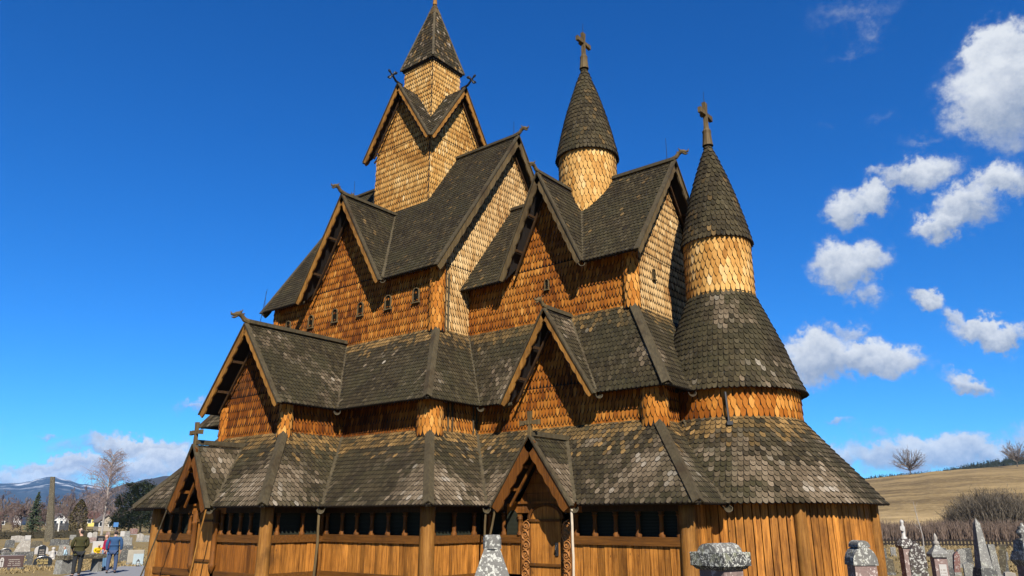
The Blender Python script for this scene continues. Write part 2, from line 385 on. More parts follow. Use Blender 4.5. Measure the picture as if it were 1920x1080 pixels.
church = thing('stave_church', 'brown tarred wooden stave church with stacked shingled roofs, a square tower and two round turrets', 'church')
slabs = {}
def roof_panel(mb, poly, e_=.175, w_=.145, wearf=None, thick=.09, tone=0., shingles=True):
    poly = [V(p) for p in poly]
    N = V((0, 0, 0))
    for i in range(len(poly)): N += (poly[i]-poly[0]).cross(poly[(i+1) % len(poly)]-poly[0])
    N.normalize()
    if N.z < 0: poly = poly[::-1]; N = -N
    mb.prism([p-N*.004 for p in poly][::-1], -N*thick, 1)
    if shingles: rows_on_plane(mb, poly, (0, 0, 1), w_, e_, ROOF_TIP, wearf=wearf, tone=tone)
def wall_panel(mb, poly, out, e_=.265, w_=.132, tone=0., thick=.10, shingles=True):
    """vertical wall piece, poly in any order, out = outward direction"""
    poly = [V(p) for p in poly]; N = V((0, 0, 0))
    for i in range(len(poly)): N += (poly[i]-poly[0]).cross(poly[(i+1) % len(poly)]-poly[0])
    out = V(out)
    if N.dot(out) < 0: poly = poly[::-1]
    mb.prism([p-out*.004 for p in poly][::-1], -out*thick, 1)
    if shingles: rows_on_plane(mb, poly, (0, 0, 1), w_, e_, WALL_TIP, over=0., tone=tone, t_low=.056)
def round_post(name, x, y, z0, z1, r_, parent, mat='wall', tone=.1):
    mb = MB(); mb.lathe([(r_-.01, z0), (r_-.01, z1)], (x, y, 0), 20, 1)
    rows_on_round(mb, [(r_, z0), (r_, z1)], (x, y, 0), .13, .265, WALL_TIP, over=0., tone=tone)
    return mb.build(name, [M[mat], M['backing']], parent)
def line_board(name, p0, p1, parent, w_=.24, h_=.10, mat='oldwood', lift=.06):     # a cap board lying on a hip, ridge or valley
    mb = MB(); p0, p1 = V(p0)+V((0, 0, lift)), V(p1)+V((0, 0, lift))
    mb.beam(p0, p1, w_, h_); mb.beam(p0+V((0, 0, .05)), p1+V((0, 0, .05)), w_*.42, h_*.9)
    return mb.build(name, M[mat], parent)
def hip_board(p0, p1, parent, w_=.15, mat='oldwood'):          # two boards meeting in an upturned V over the hip
    p0, p1 = V(p0), V(p1); mb = MB(); d = (p1-p0).normalized(); hor = d.cross(V((0, 0, 1))).normalized(); up = hor.cross(d)
    for s in (-1, 1):
        a = hor*s; q = [p0+up*.115, p0+up*.075, p0+a*w_-up*.045, p0+a*w_-up*.005]
        mb.prism(q if s > 0 else q[::-1], p1-p0)
    mb.box(p0+d*.02-up*.1, .10, .10, .12)
    return mb.build('hip_board', M[mat], parent)
def valley_board(p0, p1, parent, spout=True, mat='oldwood', rim=True):
    p0, p1 = V(p0), V(p1); mb = MB(); mb.beam(p0+V((0, 0, .045)), p1+V((0, 0, .045)), .20, .035)
    o = mb.build('valley_board', M[mat], parent)
    if spout:
        d = (p0-p1).normalized(); h = V((d.x, d.y, 0)).normalized(); side = V((-h.y, h.x, 0)); mb = MB(); q = p0-h*.12-V((0, 0, .02))
        ring = []
        for k in range(9):
            t = math.pi*(k/8)+math.pi; ring.append(side*math.cos(t)*.115+V((0, 0, math.sin(t)*.115)))
        L = h*.30-V((0, 0, .10))
        for r0, r1 in ((1., 1.), ):
            a = [q+x for x in ring]; b = [q+L+x for x in ring]; c_ = [q+L+x*.80 for x in ring]; e = [q+x*.80 for x in ring]
            n = 9
            mb.add(a+b+c_+e, [[i, i+1, n+i+1, n+i] for i in range(8)]+[[2*n+i, 2*n+i+1, 3*n+i+1, 3*n+i] for i in range(8)]+[[n+i, n+i+1, 2*n+i+1, 2*n+i] for i in range(8)]+[[0, n, 2*n, 3*n], [8, 3*n+8, 2*n+8, n+8]])
        mb.build('gutter_spout', M['oldwood'], o)
    return o
def wavy(p0, p1, down, out, w_=.26, th=.055, waves=9, amp=.03):
    """a barge board from p0 (eave) to p1 (apex) with a scalloped lower edge"""
    p0, p1, down, out = V(p0), V(p1), V(down).normalized(), V(out).normalized(); mb = MB(); n = waves*6; top = []; low = []
    for i in range(n+1):
        f = i/n; p = p0.lerp(p1, f); top.append(p); low.append(p+down*(w_+amp*(abs(math.sin(math.pi*f*waves))-.5)*2*.6))
    fr = top+low; bk = [q-out*th for q in fr]; N = n+1; vs = fr+bk; fs = []
    for i in range(n):
        fs += [[i, i+1, N+i+1, N+i], [2*N+i+1, 2*N+i, 3*N+i, 3*N+i+1], [N+i, N+i+1, 3*N+i+1, 3*N+i], [i+1, i, 2*N+i, 2*N+i+1]]
    fs += [[0, N, 3*N, 2*N], [n, 2*N+n, 3*N+n, N+n]]
    mb.add(vs, fs); return mb
def gable_trim(roof, apex, eaves, out, w_=.26, mat='verge', waves=9, thick=.055, brackets=True, depth=.45):
    """barge boards on a gable: apex point, the two eave points, outward direction"""
    apex = V(apex); out = V(out)
    for e in eaves:
        e = V(e); along = (apex-e).normalized(); dn = out.cross(along)
        if dn.z > 0: dn = -dn
        wavy(e-along*.10, apex, dn, out, w_, thick, waves).build('barge_board', M[mat], roof)
        mb = MB(); upn = -dn; q0 = e-along*.12-out*.10+upn*.03; q1 = apex-out*.10+upn*.03+along*.02
        mb.beam(q0+out*.06, q1+out*.06, .16, .05, up=upn)
        mb.build('verge_board', M['oldwood'], roof)
        mb = MB()                               # underside rafter and purlin ends that show beneath the verge
        q0 = e.lerp(apex, .06)+dn*.30-out*depth*.8; q1 = e.lerp(apex, .92)+dn*.30-out*depth*.8
        mb.beam(q0, q1, .05, .07, up=upn)
        for f in ((.28, .62) if brackets else ()):
            c0 = e.lerp(apex, f)+dn*.18; mb.beam(c0-out*.10, c0-out*depth, .07, .09)
        mb.build('rafter', M['plank_dark' if mat == 'plank_dark' else 'underside'], roof)
def dragon(p, d, parent, s=1.):
    """carved dragon head on a ridge end, leaning out along d"""
    p, d = V(p), V(d).normalized(); side = V((-d.y, d.x, 0)); u = V((0, 0, 1)); mb = MB(); s = s*.84
    pts = [p-d*.55*s+u*.02, p-d*.15*s+u*.05*s, p+d*.12*s+u*.12*s, p+d*.27*s+u*.26*s, p+d*.40*s+u*.33*s, p+d*.52*s+u*.30*s, p+d*.66*s+u*.24*s, p+d*.78*s+u*.25*s]
    mb.tube(pts, [.10*s, .13*s, .12*s, .105*s, .12*s, .10*s, .065*s, .05*s], 8, flat=.8)
    mb.tube([p+d*.50*s+u*.22*s, p+d*.62*s+u*.13*s, p+d*.74*s+u*.12*s], [.06*s, .05*s, .025*s], 6)     # lower jaw
    for k in (-1, 1):
        mb.tube([p+d*.36*s+u*.40*s+side*k*.06*s, p+d*.30*s+u*.52*s+side*k*.09*s], [.045*s, .012*s], 5)      # ears
    mb.tube([p+d*.24*s+u*.34*s, p+d*.14*s+u*.40*s], [.05*s, .015*s], 5)
    mb.tube([p+d*.76*s+u*.27*s, p+d*.80*s+u*.36*s], [.04*s, .012*s], 5)
    return mb.build('dragon_head', M['verge_dark'], parent)
def lightning_rod(p, h, parent, lean=(0, 0)):
    mb = MB(); p = V(p); mb.tube([p, p+V((lean[0], lean[1], h))], [.012, .007], 5); return mb.build('lightning_rod', M['iron'], parent)

# ---- outlines (tower axis = origin, east = +X, south = -Y)
ZA, ZAT, ZB, ZBT = 2.56, 4.86, 5.74, 8.55
PX, PY, NX, NY, CX, CY = 3.67, -9.69, 8.11, -7.63, 14.68, -5.27      # gallery eave
pX, pY, nX, nY, cX, cY = 1.78, -7.86, 5.99, -5.51, 12.66, -3.27      # aisle wall
EPX, EPY, ENX, ENY, ECX, ECY = 2.22, -8.28, 6.45, -6.13, 13.26, -3.70   # aisle eave
DNX, DNY, DCX, DCY = 4.80, -4.14, 11.65, -2.47                      # clerestory walls
AP = (13.46, 0, 0)
GY = -9.88; GX, GW, GZ = .08, 1.06, 4.39       # south portal gable
HY = -5.48; HX, HW, HZ = 9.98, 1.27, 4.36      # chancel portal gable
P3 = lambda x, y, z: V((x, y, z))
def zg(y, e0, e1, z0, z1): return z0+(y-e0)/(e1-e0)*(z1-z0)

# ---- gallery roof
wg = mkwear(ZAT, .50, .22, 3., zlow=ZA, pts=[((7.3, -7.0, 3.2), 1.5, .55), ((8.0, -6.2, 3.0), 1.6, .35), ((9.0, -4.8, 3.2), 1.4, .55), ((13.6, -4.6, 3.6), 1.6, .6), ((2.6, -9.2, 3.3), 1.4, .5), ((10.9, -3.9, 4.4), .5, .7), ((-2, -9, 3.4), 1.8, .35)])
mb = MB()
gyk = lambda z: pY+(z-ZAT)/(ZA-ZAT)*(PY-pY)
yk = gyk(GZ)
roof_panel(mb, [P3(-PX, PY, ZA), P3(GX-GW, PY, ZA), P3(GX, yk, GZ), P3(GX, pY, ZAT), P3(-pX, pY, ZAT)], wearf=wg)
roof_panel(mb, [P3(GX+GW, PY, ZA), P3(PX, PY, ZA), P3(pX, pY, ZAT), P3(GX, pY, ZAT), P3(GX, yk, GZ)], wearf=wg)
roof_panel(mb, [P3(PX, PY, ZA), P3(PX, NY, ZA), P3(pX, nY, ZAT), P3(pX, pY, ZAT)], wearf=wg)
roof_panel(mb, [P3(PX, NY, ZA), P3(NX, NY, ZA), P3(nX, nY, ZAT), P3(pX, nY, ZAT)], wearf=wg)
roof_panel(mb, [P3(NX, NY, ZA), P3(NX, CY, ZA), P3(nX, cY, ZAT), P3(nX, nY, ZAT)], wearf=wg)
hyk = cY+(HZ-ZAT)/(ZA-ZAT)*(CY-cY)
roof_panel(mb, [P3(NX, CY, ZA), P3(HX-HW, CY, ZA), P3(HX, hyk, HZ), P3(HX, cY, ZAT), P3(nX, cY, ZAT)], wearf=wg)
roof_panel(mb, [P3(HX+HW, CY, ZA), P3(CX, CY, ZA), P3(cX, cY, ZAT), P3(HX, cY, ZAT), P3(HX, hyk, HZ)], wearf=wg)
roof_panel(mb, [P3(CX, CY, ZA), P3(CX, -3.3, ZA), P3(cX, -1.3, ZAT), P3(cX, cY, ZAT)], wearf=wg)
# sides that face away: plain slopes
roof_panel(mb, [P3(-PX, NY, ZA), P3(-PX, PY, ZA), P3(-pX, pY, ZAT), P3(-pX, nY, ZAT)], wearf=wg)
roof_panel(mb, [P3(-NX, NY, ZA), P3(-PX, NY, ZA), P3(-pX, nY, ZAT), P3(-nX, nY, ZAT)], wearf=wg)
for q in ([(-NX, -NY), (-NX, NY), (-nX, nY), (-nX, -nY)], [(NX, -NY), (-NX, -NY), (-nX, -nY), (nX, -nY)], [(CX, -CY), (NX, -CY), (nX, -cY), (cX, -cY)], [(NX, -CY), (NX, -NY), (nX, -nY), (nX, -cY)], [(CX, 3.3), (CX, -CY), (cX, -cY), (cX, 1.3)]):
    roof_panel(mb, [P3(*q[0], ZA), P3(*q[1], ZA), P3(*q[2], ZAT), P3(*q[3], ZAT)], shingles=False)
g_roof = mb.build('gallery_roof', [M['roof'], M['backing']], church)
for a, b in (((PX, PY, ZA), (pX, pY, ZAT)), ((NX, NY, ZA), (nX, nY, ZAT)), ((CX, CY, ZA), (cX, cY, ZAT)), ((-PX, PY, ZA), (-pX, pY, ZAT))):
    hip_board(a, b, g_roof)
for a, b in (((PX, NY, ZA), (pX, nY, ZAT)), ((NX, CY, ZA), (nX, cY, ZAT)), ((CX+.02, -3.80, ZA), (12.90, -1.98, ZAT)), ((-PX, NY, ZA), (-pX, nY, ZAT))):
    valley_board(a, b, g_roof)
# apse skirt of the gallery level
mb = MB()
pr = [(4.0, ZA), (3.35, 3.36), (2.62, 4.22), (2.05, 4.92)]
mb.lathe([(q[0]-.02, q[1]-.01) for q in pr], AP, 64, 1); mb.lathe([(3.55, ZA+.02), (3.98, ZA-.0)], AP, 64, 1)
wa = mkwear(4.92, .42, .40, 9., zlow=2.9, pts=[((16.0, -2.6, 3.3), 2.2, .25)])
rows_on_round(mb, pr, AP, .15, .175, ROOF_TIP, R(-112), R(112), wearf=wa)
mb.build('apse_gallery_roof', [M['roof'], M['backing']], church)

# ---- aisle walls
mb = MB(); zt = 6.12
wall_panel(mb, [P3(-pX, pY, 4.66), P3(pX, pY, 4.66), P3(pX, pY, 6.2), P3(-pX, pY, 6.2)], (0, -1, 0), tone=-.12)
wall_panel(mb, [P3(-pX, pY, 6.2), P3(pX, pY, 6.2), P3(0, pY, 8.45)], (0, -1, 0), tone=-.26)
wall_panel(mb, [P3(pX, pY, 4.66), P3(pX, nY, 4.66), P3(pX, nY, zt), P3(pX, pY, zt)], (1, 0, 0), tone=-.14)
wall_panel(mb, [P3(pX, nY, 4.66), P3(nX, nY, 4.66), P3(nX, nY, zt), P3(pX, nY, zt)], (0, -1, 0), tone=-.24)
wall_panel(mb, [P3(nX, nY, 4.66), P3(nX, cY, 4.66), P3(nX, cY, zt), P3(nX, nY, zt)], (1, 0, 0), tone=.15)
wall_panel(mb, [P3(nX, cY, 4.66), P3(cX, cY, 4.66), P3(cX, cY, zt), P3(nX, cY, zt)], (0, -1, 0))
DX, DW, DZ = 9.32, 1.66, 8.46     # gable over the chancel aisle
wall_panel(mb, [P3(DX-1.40, cY, zt), P3(DX+1.40, cY, zt), P3(DX, cY, 8.25)], (0, -1, 0))
wall_panel(mb, [P3(cX, cY, 4.66), P3(cX, -1.6, 4.66), P3(cX, -1.6, zt), P3(cX, cY, zt)], (1, 0, 0), tone=.1)
wall_panel(mb, [P3(-pX, pY, 4.66), P3(-pX, nY, 4.66), P3(-pX, nY, zt), P3(-pX, pY, zt)], (-1, 0, 0))
for q, o in (([(-nX, nY), (-pX, nY)], (0, -1, 0)), ([(-nX, -nY), (-nX, nY)], (-1, 0, 0)), ([(nX, -nY), (-nX, -nY)], (0, 1, 0)), ([(cX, -cY), (nX, -cY)], (0, 1, 0)), ([(nX, -cY), (nX, -nY)], (1, 0, 0)), ([(cX, 1.6), (cX, -cY)], (1, 0, 0))):
    wall_panel(mb, [P3(*q[0], 4.66), P3(*q[1], 4.66), P3(*q[1], zt), P3(*q[0], zt)], o, shingles=False)
a_wall = mb.build('aisle_wall', [M['wall'], M['backing']], church)
round_post('corner_post', nX-.12, nY+.12, 4.62, 5.84, .40, a_wall, tone=.22)
round_post('corner_post', pX-.05, pY+.05, 4.66, 5.78, .21, a_wall, tone=.25)
round_post('corner_post', cX-.12, cY+.12, 4.62, 5.84, .37, a_wall, tone=.22)
round_post('corner_post', -pX+.03, pY+.05, 4.66, 5.78, .20, a_wall, tone=.1)
mb = MB(); mb.lathe([(2.04, 4.85), (2.04, 5.9)], AP, 64, 1)
rows_on_round(mb, [(2.05, 4.86), (2.05, 5.85)], AP, .165, .27, WALL_TIP, R(-118), R(118), over=0., tone=.05)
mb.build('apse_wall', [M['wall'], M['backing']], church)

# ---- aisle roof
wb = mkwear(ZBT, .40, .09, 21., zlow=ZB, pts=[((12.6, -3.2, 7.0), .9, .75), ((7.6, -3.3, 6.3), 1.4, .5), ((5.9, -5.3, 6.2), .7, .3)])
wp = mkwear(99, .1, .30, 33.)
mb = MB()
roof_panel(mb, [P3(EPX, EPY-.2, ZB), P3(EPX, ENY, ZB), P3(0, DNY, ZBT+.03), P3(0, EPY-.2, ZBT+.03)], wearf=wp)
roof_panel(mb, [P3(-EPX, ENY, ZB), P3(-EPX, EPY-.2, ZB), P3(0, EPY-.2, ZBT+.03), P3(0, DNY, ZBT+.03)], shingles=False)
roof_panel(mb, [P3(EPX, ENY, ZB), P3(ENX, ENY, ZB), P3(DNX, DNY, ZBT), P3(0, DNY, ZBT)], wearf=wb, e_=.165, w_=.125)
roof_panel(mb, [P3(-ENX, ENY, ZB), P3(-EPX, ENY, ZB), P3(0, DNY, ZBT), P3(-DNX, DNY, ZBT)], wearf=wb)
roof_panel(mb, [P3(ENX, ENY, ZB), P3(ENX, ECY, ZB), P3(DNX, DCY, ZBT), P3(DNX, DNY, ZBT)], wearf=wb, e_=.165, w_=.125)
ydk = ECY+(DZ-ZB)/(ZBT-ZB)*(DCY-ECY)
roof_panel(mb, [P3(ENX, ECY, ZB), P3(DX-DW, ECY, ZB), P3(DX, ydk, DZ), P3(DX, DCY, ZBT), P3(DNX, DCY, ZBT)], wearf=wb)
roof_panel(mb, [P3(DX+DW, ECY, ZB), P3(ECX, ECY, ZB), P3(DCX, DCY, ZBT), P3(DX, DCY, ZBT), P3(DX, ydk, DZ)], wearf=wb)
roof_panel(mb, [P3(ECX, ECY, ZB), P3(ECX, -1.2, ZB), P3(DCX, 0, ZBT), P3(DCX, DCY, ZBT)], wearf=wb)
for q in ([(-ENX, -ENY), (-ENX, ENY), (-DNX, DNY), (-DNX, -DNY)], [(ENX, -ENY), (-ENX, -ENY), (-DNX, -DNY), (DNX, -DNY)], [(ECX, -ECY), (ENX, -ECY), (DNX, -DCY), (DCX, -DCY)], [(ENX, -ECY), (ENX, -ENY), (DNX, -DNY), (DNX, -DCY)], [(ECX, 1.2), (ECX, -ECY), (DCX, -DCY), (DCX, 0)]):
    roof_panel(mb, [P3(*q[0], ZB), P3(*q[1], ZB), P3(*q[2], ZBT), P3(*q[3], ZBT)], shingles=False)
# gable over the chancel aisle
yv = ECY-.25
roof_panel(mb, [P3(DX+DW, yv, ZB-.02), P3(DX+DW, ECY, ZB-.02), P3(DX, ydk, DZ), P3(DX, yv, DZ)], wearf=wp)
roof_panel(mb, [P3(DX-DW, ECY, ZB-.02), P3(DX-DW, yv, ZB-.02), P3(DX, yv, DZ), P3(DX, ydk, DZ)], wearf=wp)
a_roof = mb.build('aisle_roof', [M['roof'], M['backing']], church)
hip_board((ENX, ENY, ZB), (DNX, DNY, ZBT), a_roof, .14); hip_board((ECX, ECY, ZB), (DCX, DCY, ZBT), a_roof, .16)
hip_board((-ENX, ENY, ZB), (-DNX, DNY, ZBT), a_roof, .14)
valley_board((EPX, ENY, ZB), (.1, DNY-.08, ZBT-.12), a_roof); valley_board((ENX, ECY, ZB), (DNX, DCY, ZBT), a_roof)
valley_board((DX+DW, ECY, ZB), (DX, ydk, DZ), a_roof); valley_board((DX-DW, ECY, ZB), (DX, ydk, DZ), a_roof)
valley_board((13.28, -2.26, ZB), (12.35, -.85, 7.6), a_roof)
line_board('ridge_board', (0, EPY-.15, ZBT+.05), (0, DNY, ZBT+.05), a_roof); dragon((0, EPY-.2, ZBT+.06), (0, -1, 0), a_roof, .95)
line_board('ridge_board', (DX, yv+.05, DZ), (DX, ydk, DZ), a_roof, .18); dragon((DX, yv-.02, DZ+.05), (0, -1, 0), a_roof, .75)
gable_trim(a_roof, (0, EPY-.26, ZBT), [(EPX, EPY-.26, ZB), (-EPX, EPY-.26, ZB)], (0, -1, 0), .20, depth=.6)
gable_trim(a_roof, (DX, yv-.06, DZ-.02), [(DX+DW, yv-.06, ZB-.02), (DX-DW, yv-.06, ZB-.02)], (0, -1, 0), .17, waves=8, depth=.4)
lightning_rod((0, EPY+.3, ZBT+.1), 1.25, a_roof, (.25, 0))
# apse skirt of the aisle level
mb = MB(); pr = [(2.26, ZB), (2.08, 6.15), (1.72, 7.25), (1.32, 8.25), (1.02, 8.98)]
mb.lathe([(q[0]-.02, q[1]-.01) for q in pr], AP, 56, 1); mb.lathe([(2.0, ZB+.02), (2.24, ZB)], AP, 56, 1)
rows_on_round(mb, pr, AP, .15, .18, ROOF_TIP, R(-150), R(150), wearf=mkwear(99, .1, .22, 15., zlow=None, pts=[((15.2, -1.7, 6.0), 1.3, .25)]))
mb.build('apse_aisle_roof', [M['roof'], M['backing']], church)

# ---- nave clerestory
WZ = [9.88]; WXS = (-3.83, -2.3, -.77, .76, 2.32, 3.79)
ZNE, ZNR, NEX, NEY = 10.70, 17.52, 5.18, -4.60     # nave eave, ridge
sl_n = (ZNR-ZNE)/(-NEY)
zw = 10.98
mb = MB()
wall_panel(mb, [P3(-DNX, DNY, 8.35), P3(DNX, DNY, 8.35), P3(DNX, DNY, zw), P3(-DNX, DNY, zw)], (0, -1, 0))
wall_panel(mb, [P3(-2.15, DNY, zw), P3(2.15, DNY, zw), P3(0, DNY, 14.35)], (0, -1, 0))
mb2 = MB()
wall_panel(mb2, [P3(DNX, DNY, 8.35), P3(DNX, -DNY, 8.35), P3(DNX, -DNY, zw), P3(DNX, DNY, zw)], (1, 0, 0), e_=.25)
wall_panel(mb2, [P3(DNX, DNY, zw), P3(DNX, -DNY, zw), P3(DNX, 0, ZNR-.22)], (1, 0, 0), e_=.25)
for q, o in (([(-DNX, -DNY), (-DNX, DNY)], (-1, 0, 0)), ([(DNX, -DNY), (-DNX, -DNY)], (0, 1, 0))):
    wall_panel(mb, [P3(*q[0], 8.35), P3(*q[1], 8.35), P3(*q[1], zw), P3(*q[0], zw)], o, shingles=False)
wall_panel(mb, [P3(-DNX, DNY, zw), P3(-DNX, -DNY, zw), P3(-DNX, 0, ZNR-.22)], (-1, 0, 0), shingles=False)
n_wall = mb.build('nave_wall', [M['wall'], M['backing']], church)
mb2.build('nave_gable_wall', [M['wall_pale'], M['backing']], church)
round_post('corner_post', DNX-.10, DNY+.10, 8.4, 10.9, .27, n_wall, tone=.2)
round_post('corner_post', -DNX+.10, DNY+.10, 8.4, 10.9, .24, n_wall)
M['wall_upper_plain'] = wood_mat('pale_frame_boards', (.26, .14, .05), (.52, .32, .13), 'Z')
def niche(x, y, z, w_, h_, out, parent, n=8):
    """small arched window: dark panel, recess shade put into its colour, in a projecting wooden frame"""
    out = V(out); side = V((-out.y, out.x, 0)); c = V((x, y, z))
    def arch(k, zb): return [c+side*(-w_/2*k)+V((0, 0, zb))]+[c+side*(-math.cos(math.pi*i/n)*w_/2*k)+V((0, 0, h_-w_/2+math.sin(math.pi*i/n)*w_/2*k)) for i in range(n+1)]+[c+side*(w_/2*k)+V((0, 0, zb))]
    mb = MB(); q = [p+out*.046 for p in arch(1., 0)]; mb.add(q, [list(range(len(q)))])
    g = mb.build('window', M['screen'], parent); mb = MB()
    i_ = arch(1., 0); o_ = arch(1.26, -.02)
    for a, b in zip(range(len(i_)-1), range(1, len(i_))):
        mb.add([i_[a]+out*.03, i_[b]+out*.03, o_[b]+out*.03, o_[a]+out*.03, i_[a]+out*.085, i_[b]+out*.085, o_[b]+out*.085, o_[a]+out*.085], [[0, 1, 2, 3], [4, 7, 6, 5], [0, 4, 5, 1], [2, 6, 7, 3], [1, 5, 6, 2], [3, 7, 4, 0]])
    mb.beam(c-side*w_*.75+out*.06, c+side*w_*.75+out*.06, .12, .04)
    mb.build('window_frame', M['verge_dark'], g)
    return g
for x in WXS: niche(x, DNY, 9.60, .27, .54, (0, -1, 0), n_wall)
mb = MB()
for dx in (.10, .26): mb.tube([P3(DNX+.10, DNY+.22+dx, 8.5), P3(DNX+.10, DNY+.22+dx, 10.6)], .035, 6)
mb.build('downpipe', M['oldwood'], n_wall)

# ---- nave roof with south cross gable
SGW, SGZE, SGZ, SGY = 2.43, 10.64, 14.62, -4.80
ysk = NEY+(SGZ-ZNE)/sl_n
mb = MB(); wn = lambda p, rr: 0. if rr.random() > .03 else .3
zc = ZNE
for s in (1, -1):
    q = [P3(s*SGW, NEY, ZNE), P3(s*NEX, NEY, ZNE), P3(s*NEX, 0, ZNR), P3(0, 0, ZNR), P3(0, ysk, SGZ)]
    roof_panel(mb, q if s > 0 else q[::-1], e_=.17, w_=.13, wearf=wn, tone=-.08)
    roof_panel(mb, [P3(s*SGW, SGY, SGZE), P3(s*SGW, NEY, SGZE), P3(0, ysk, SGZ), P3(0, SGY, SGZ)][::s], e_=.17, w_=.13, wearf=wn, tone=-.08)
roof_panel(mb, [P3(NEX, -NEY, ZNE), P3(-NEX, -NEY, ZNE), P3(-NEX, 0, ZNR), P3(NEX, 0, ZNR)], shingles=False)
n_roof = mb.build('nave_roof', [M['roof'], M['backing']], church)
valley_board((SGW, NEY, ZNE), (0, ysk, SGZ), n_roof, rim=False); valley_board((-SGW, NEY, ZNE), (0, ysk, SGZ), n_roof, rim=False)
line_board('ridge_board', (-NEX-.05, 0, ZNR+.02), (NEX+.05, 0, ZNR+.02), n_roof, .20); dragon((NEX+.02, 0, ZNR+.08), (1, 0, 0), n_roof, .85); dragon((-NEX-.02, 0, ZNR+.08), (-1, 0, 0), n_roof, .85)
line_board('ridge_board', (0, SGY-.05, SGZ+.02), (0, ysk+.1, SGZ+.02), n_roof, .20); dragon((0, SGY-.05, SGZ+.08), (0, -1, 0), n_roof, .85)
gable_trim(n_roof, (NEX+.06, 0, ZNR), [(NEX+.06, NEY, ZNE), (NEX+.06, -NEY, ZNE)], (1, 0, 0), .24, 'verge_dark', 14, depth=.4)
gable_trim(n_roof, (-NEX-.06, 0, ZNR), [(-NEX-.06, NEY, ZNE), (-NEX-.06, -NEY, ZNE)], (-1, 0, 0), .30, 'verge_dark', 14, brackets=False, depth=.4)
gable_trim(n_roof, (0, SGY-.06, SGZ), [(SGW, SGY-.06, SGZE), (-SGW, SGY-.06, SGZE)], (0, -1, 0), .20, 'verge', 10, depth=.55)
lightning_rod((0, SGY+.55, SGZ+.1), .75, n_roof); lightning_rod((0, SGY+1.6, SGZ+.1), .75, n_roof); lightning_rod((NEX-.2, 0, ZNR+.1), .7, n_roof); lightning_rod((-NEX+.1, NEY, ZNE+.0), .9, n_roof)

# ---- square tower
TA, TU, TB, TC = 1.70, .92, 2.02, 1.07
ZTV, ZTA, ZS, ZTOP = 17.84, 21.03, 22.67, 26.6
mb = MB()
for o, ax in (((0, -1, 0), 0), ((1, 0, 0), 1), ((0, 1, 0), 2), ((-1, 0, 0), 3)):
    Rm = Matrix.Rotation(ax*math.pi/2, 3, 'Z')
    sh_ = ax < 2
    t_ = mb
    wall_panel(mb, [Rm @ P3(*q) for q in ((-TA, -TA, 13.6), (TA, -TA, 13.6), (TA, -TA, 18.2), (-TA, -TA, 18.2))], o, e_=.25, w_=.125, shingles=sh_, tone=-.06 if ax == 0 else .12)
    wall_panel(mb, [Rm @ P3(*q) for q in ((-TA, -TA, 18.2), (TA, -TA, 18.2), (0, -TA, 20.75))], o, e_=.25, w_=.125, shingles=sh_, tone=-.06 if ax == 0 else .12)
tower = mb.build('tower', [M['wall_upper'], M['backing']], church)
mb = MB(); gy = -TB-.10
for ax in range(4):
    Rm = Matrix.Rotation(ax*math.pi/2, 3, 'Z')
    for s in (1, -1):
        q = [Rm @ P3(s*TB, gy, ZTV-.03), Rm @ P3(s*TB, -TB, ZTV), Rm @ P3(0, 0, ZTA), Rm @ P3(0, gy, ZTA)]
        roof_panel(mb, q, e_=.20, w_=.15, wearf=lambda p, rr: 1. if rr.random() < .12 else 0., shingles=ax < 2, thick=.06)
t_roof = mb.build('tower_gable_roof', [M['roof'], M['backing']], church)
for ax in range(4):
    Rm = Matrix.Rotation(ax*math.pi/2, 3, 'Z'); o = Rm @ V((0, -1, 0))
    gable_trim(t_roof, Rm @ P3(0, gy-.05, ZTA), [Rm @ P3(TB, gy-.05, ZTV), Rm @ P3(-TB, gy-.05, ZTV)], o, .17, 'verge', 10, brackets=False, depth=.3)
    mb = MB(); p = Rm @ P3(0, gy-.05, ZTA+.05); sd = V((-o.y, o.x, 0)); u = V((0, 0, 1))       # cross shaped gable finial leaning outward
    ax_ = (o*.8+u*.55).normalized(); nrm = ax_.cross(sd)
    mb.tube([p-o*.25, p+o*.12+u*.04, p+ax_*.50], [.065, .055, .045], 6)
    c = p+ax_*.42
    for dv in (sd, -sd, nrm, -nrm, ax_):
        mb.tube([c, c+dv*.15, c+dv*.20, c+dv*.30], [.040, .035, .062, .04], 6)
    mb.build('gable_finial', M['iron'], t_roof)
mb = MB()
for ax in range(4):
    Rm = Matrix.Rotation(ax*math.pi/2, 3, 'Z'); o = Rm @ V((0, -1, 0))
    wall_panel(mb, [Rm @ P3(*q) for q in ((-TU, -TU, 18.9), (TU, -TU, 18.9), (TU, -TU, ZS+.1), (-TU, -TU, ZS+.1))], o, e_=.235, w_=.13, shingles=ax < 2, tone=.1)
mb.build('tower_upper_stage', [M['wall_upper'], M['backing']], church)
mb = MB()
for ax in range(4):
    Rm = Matrix.Rotation(ax*math.pi/2, 3, 'Z')
    roof_panel(mb, [Rm @ P3(-TC, -TC, ZS), Rm @ P3(TC, -TC, ZS), Rm @ P3(0, 0, ZTOP+.1)], e_=.21, w_=.14, wearf=lambda p, rr: 1. if rr.random() < .17 else (.5 if rr.random() < .1 else 0.), shingles=ax < 2, thick=.05)
mb.prism([P3(-TC+.06, -TC+.06, ZS-.02), P3(TC-.06, -TC+.06, ZS-.02), P3(TC-.06, TC-.06, ZS-.02), P3(-TC+.06, TC-.06, ZS-.02)], (0, 0, -.08), 1)
spire = mb.build('tower_spire', [M['roof'], M['backing']], church)
for x, y in ((1, -1), (-1, -1), (1, 1), (-1, 1)):
    mb = MB(); mb.beam(P3(x*TC*1.0, y*TC*1.0, ZS+.02), P3(x*.13, y*.13, 26.15), .10, .09); mb.build('hip_board', M['oldwood'], spire)
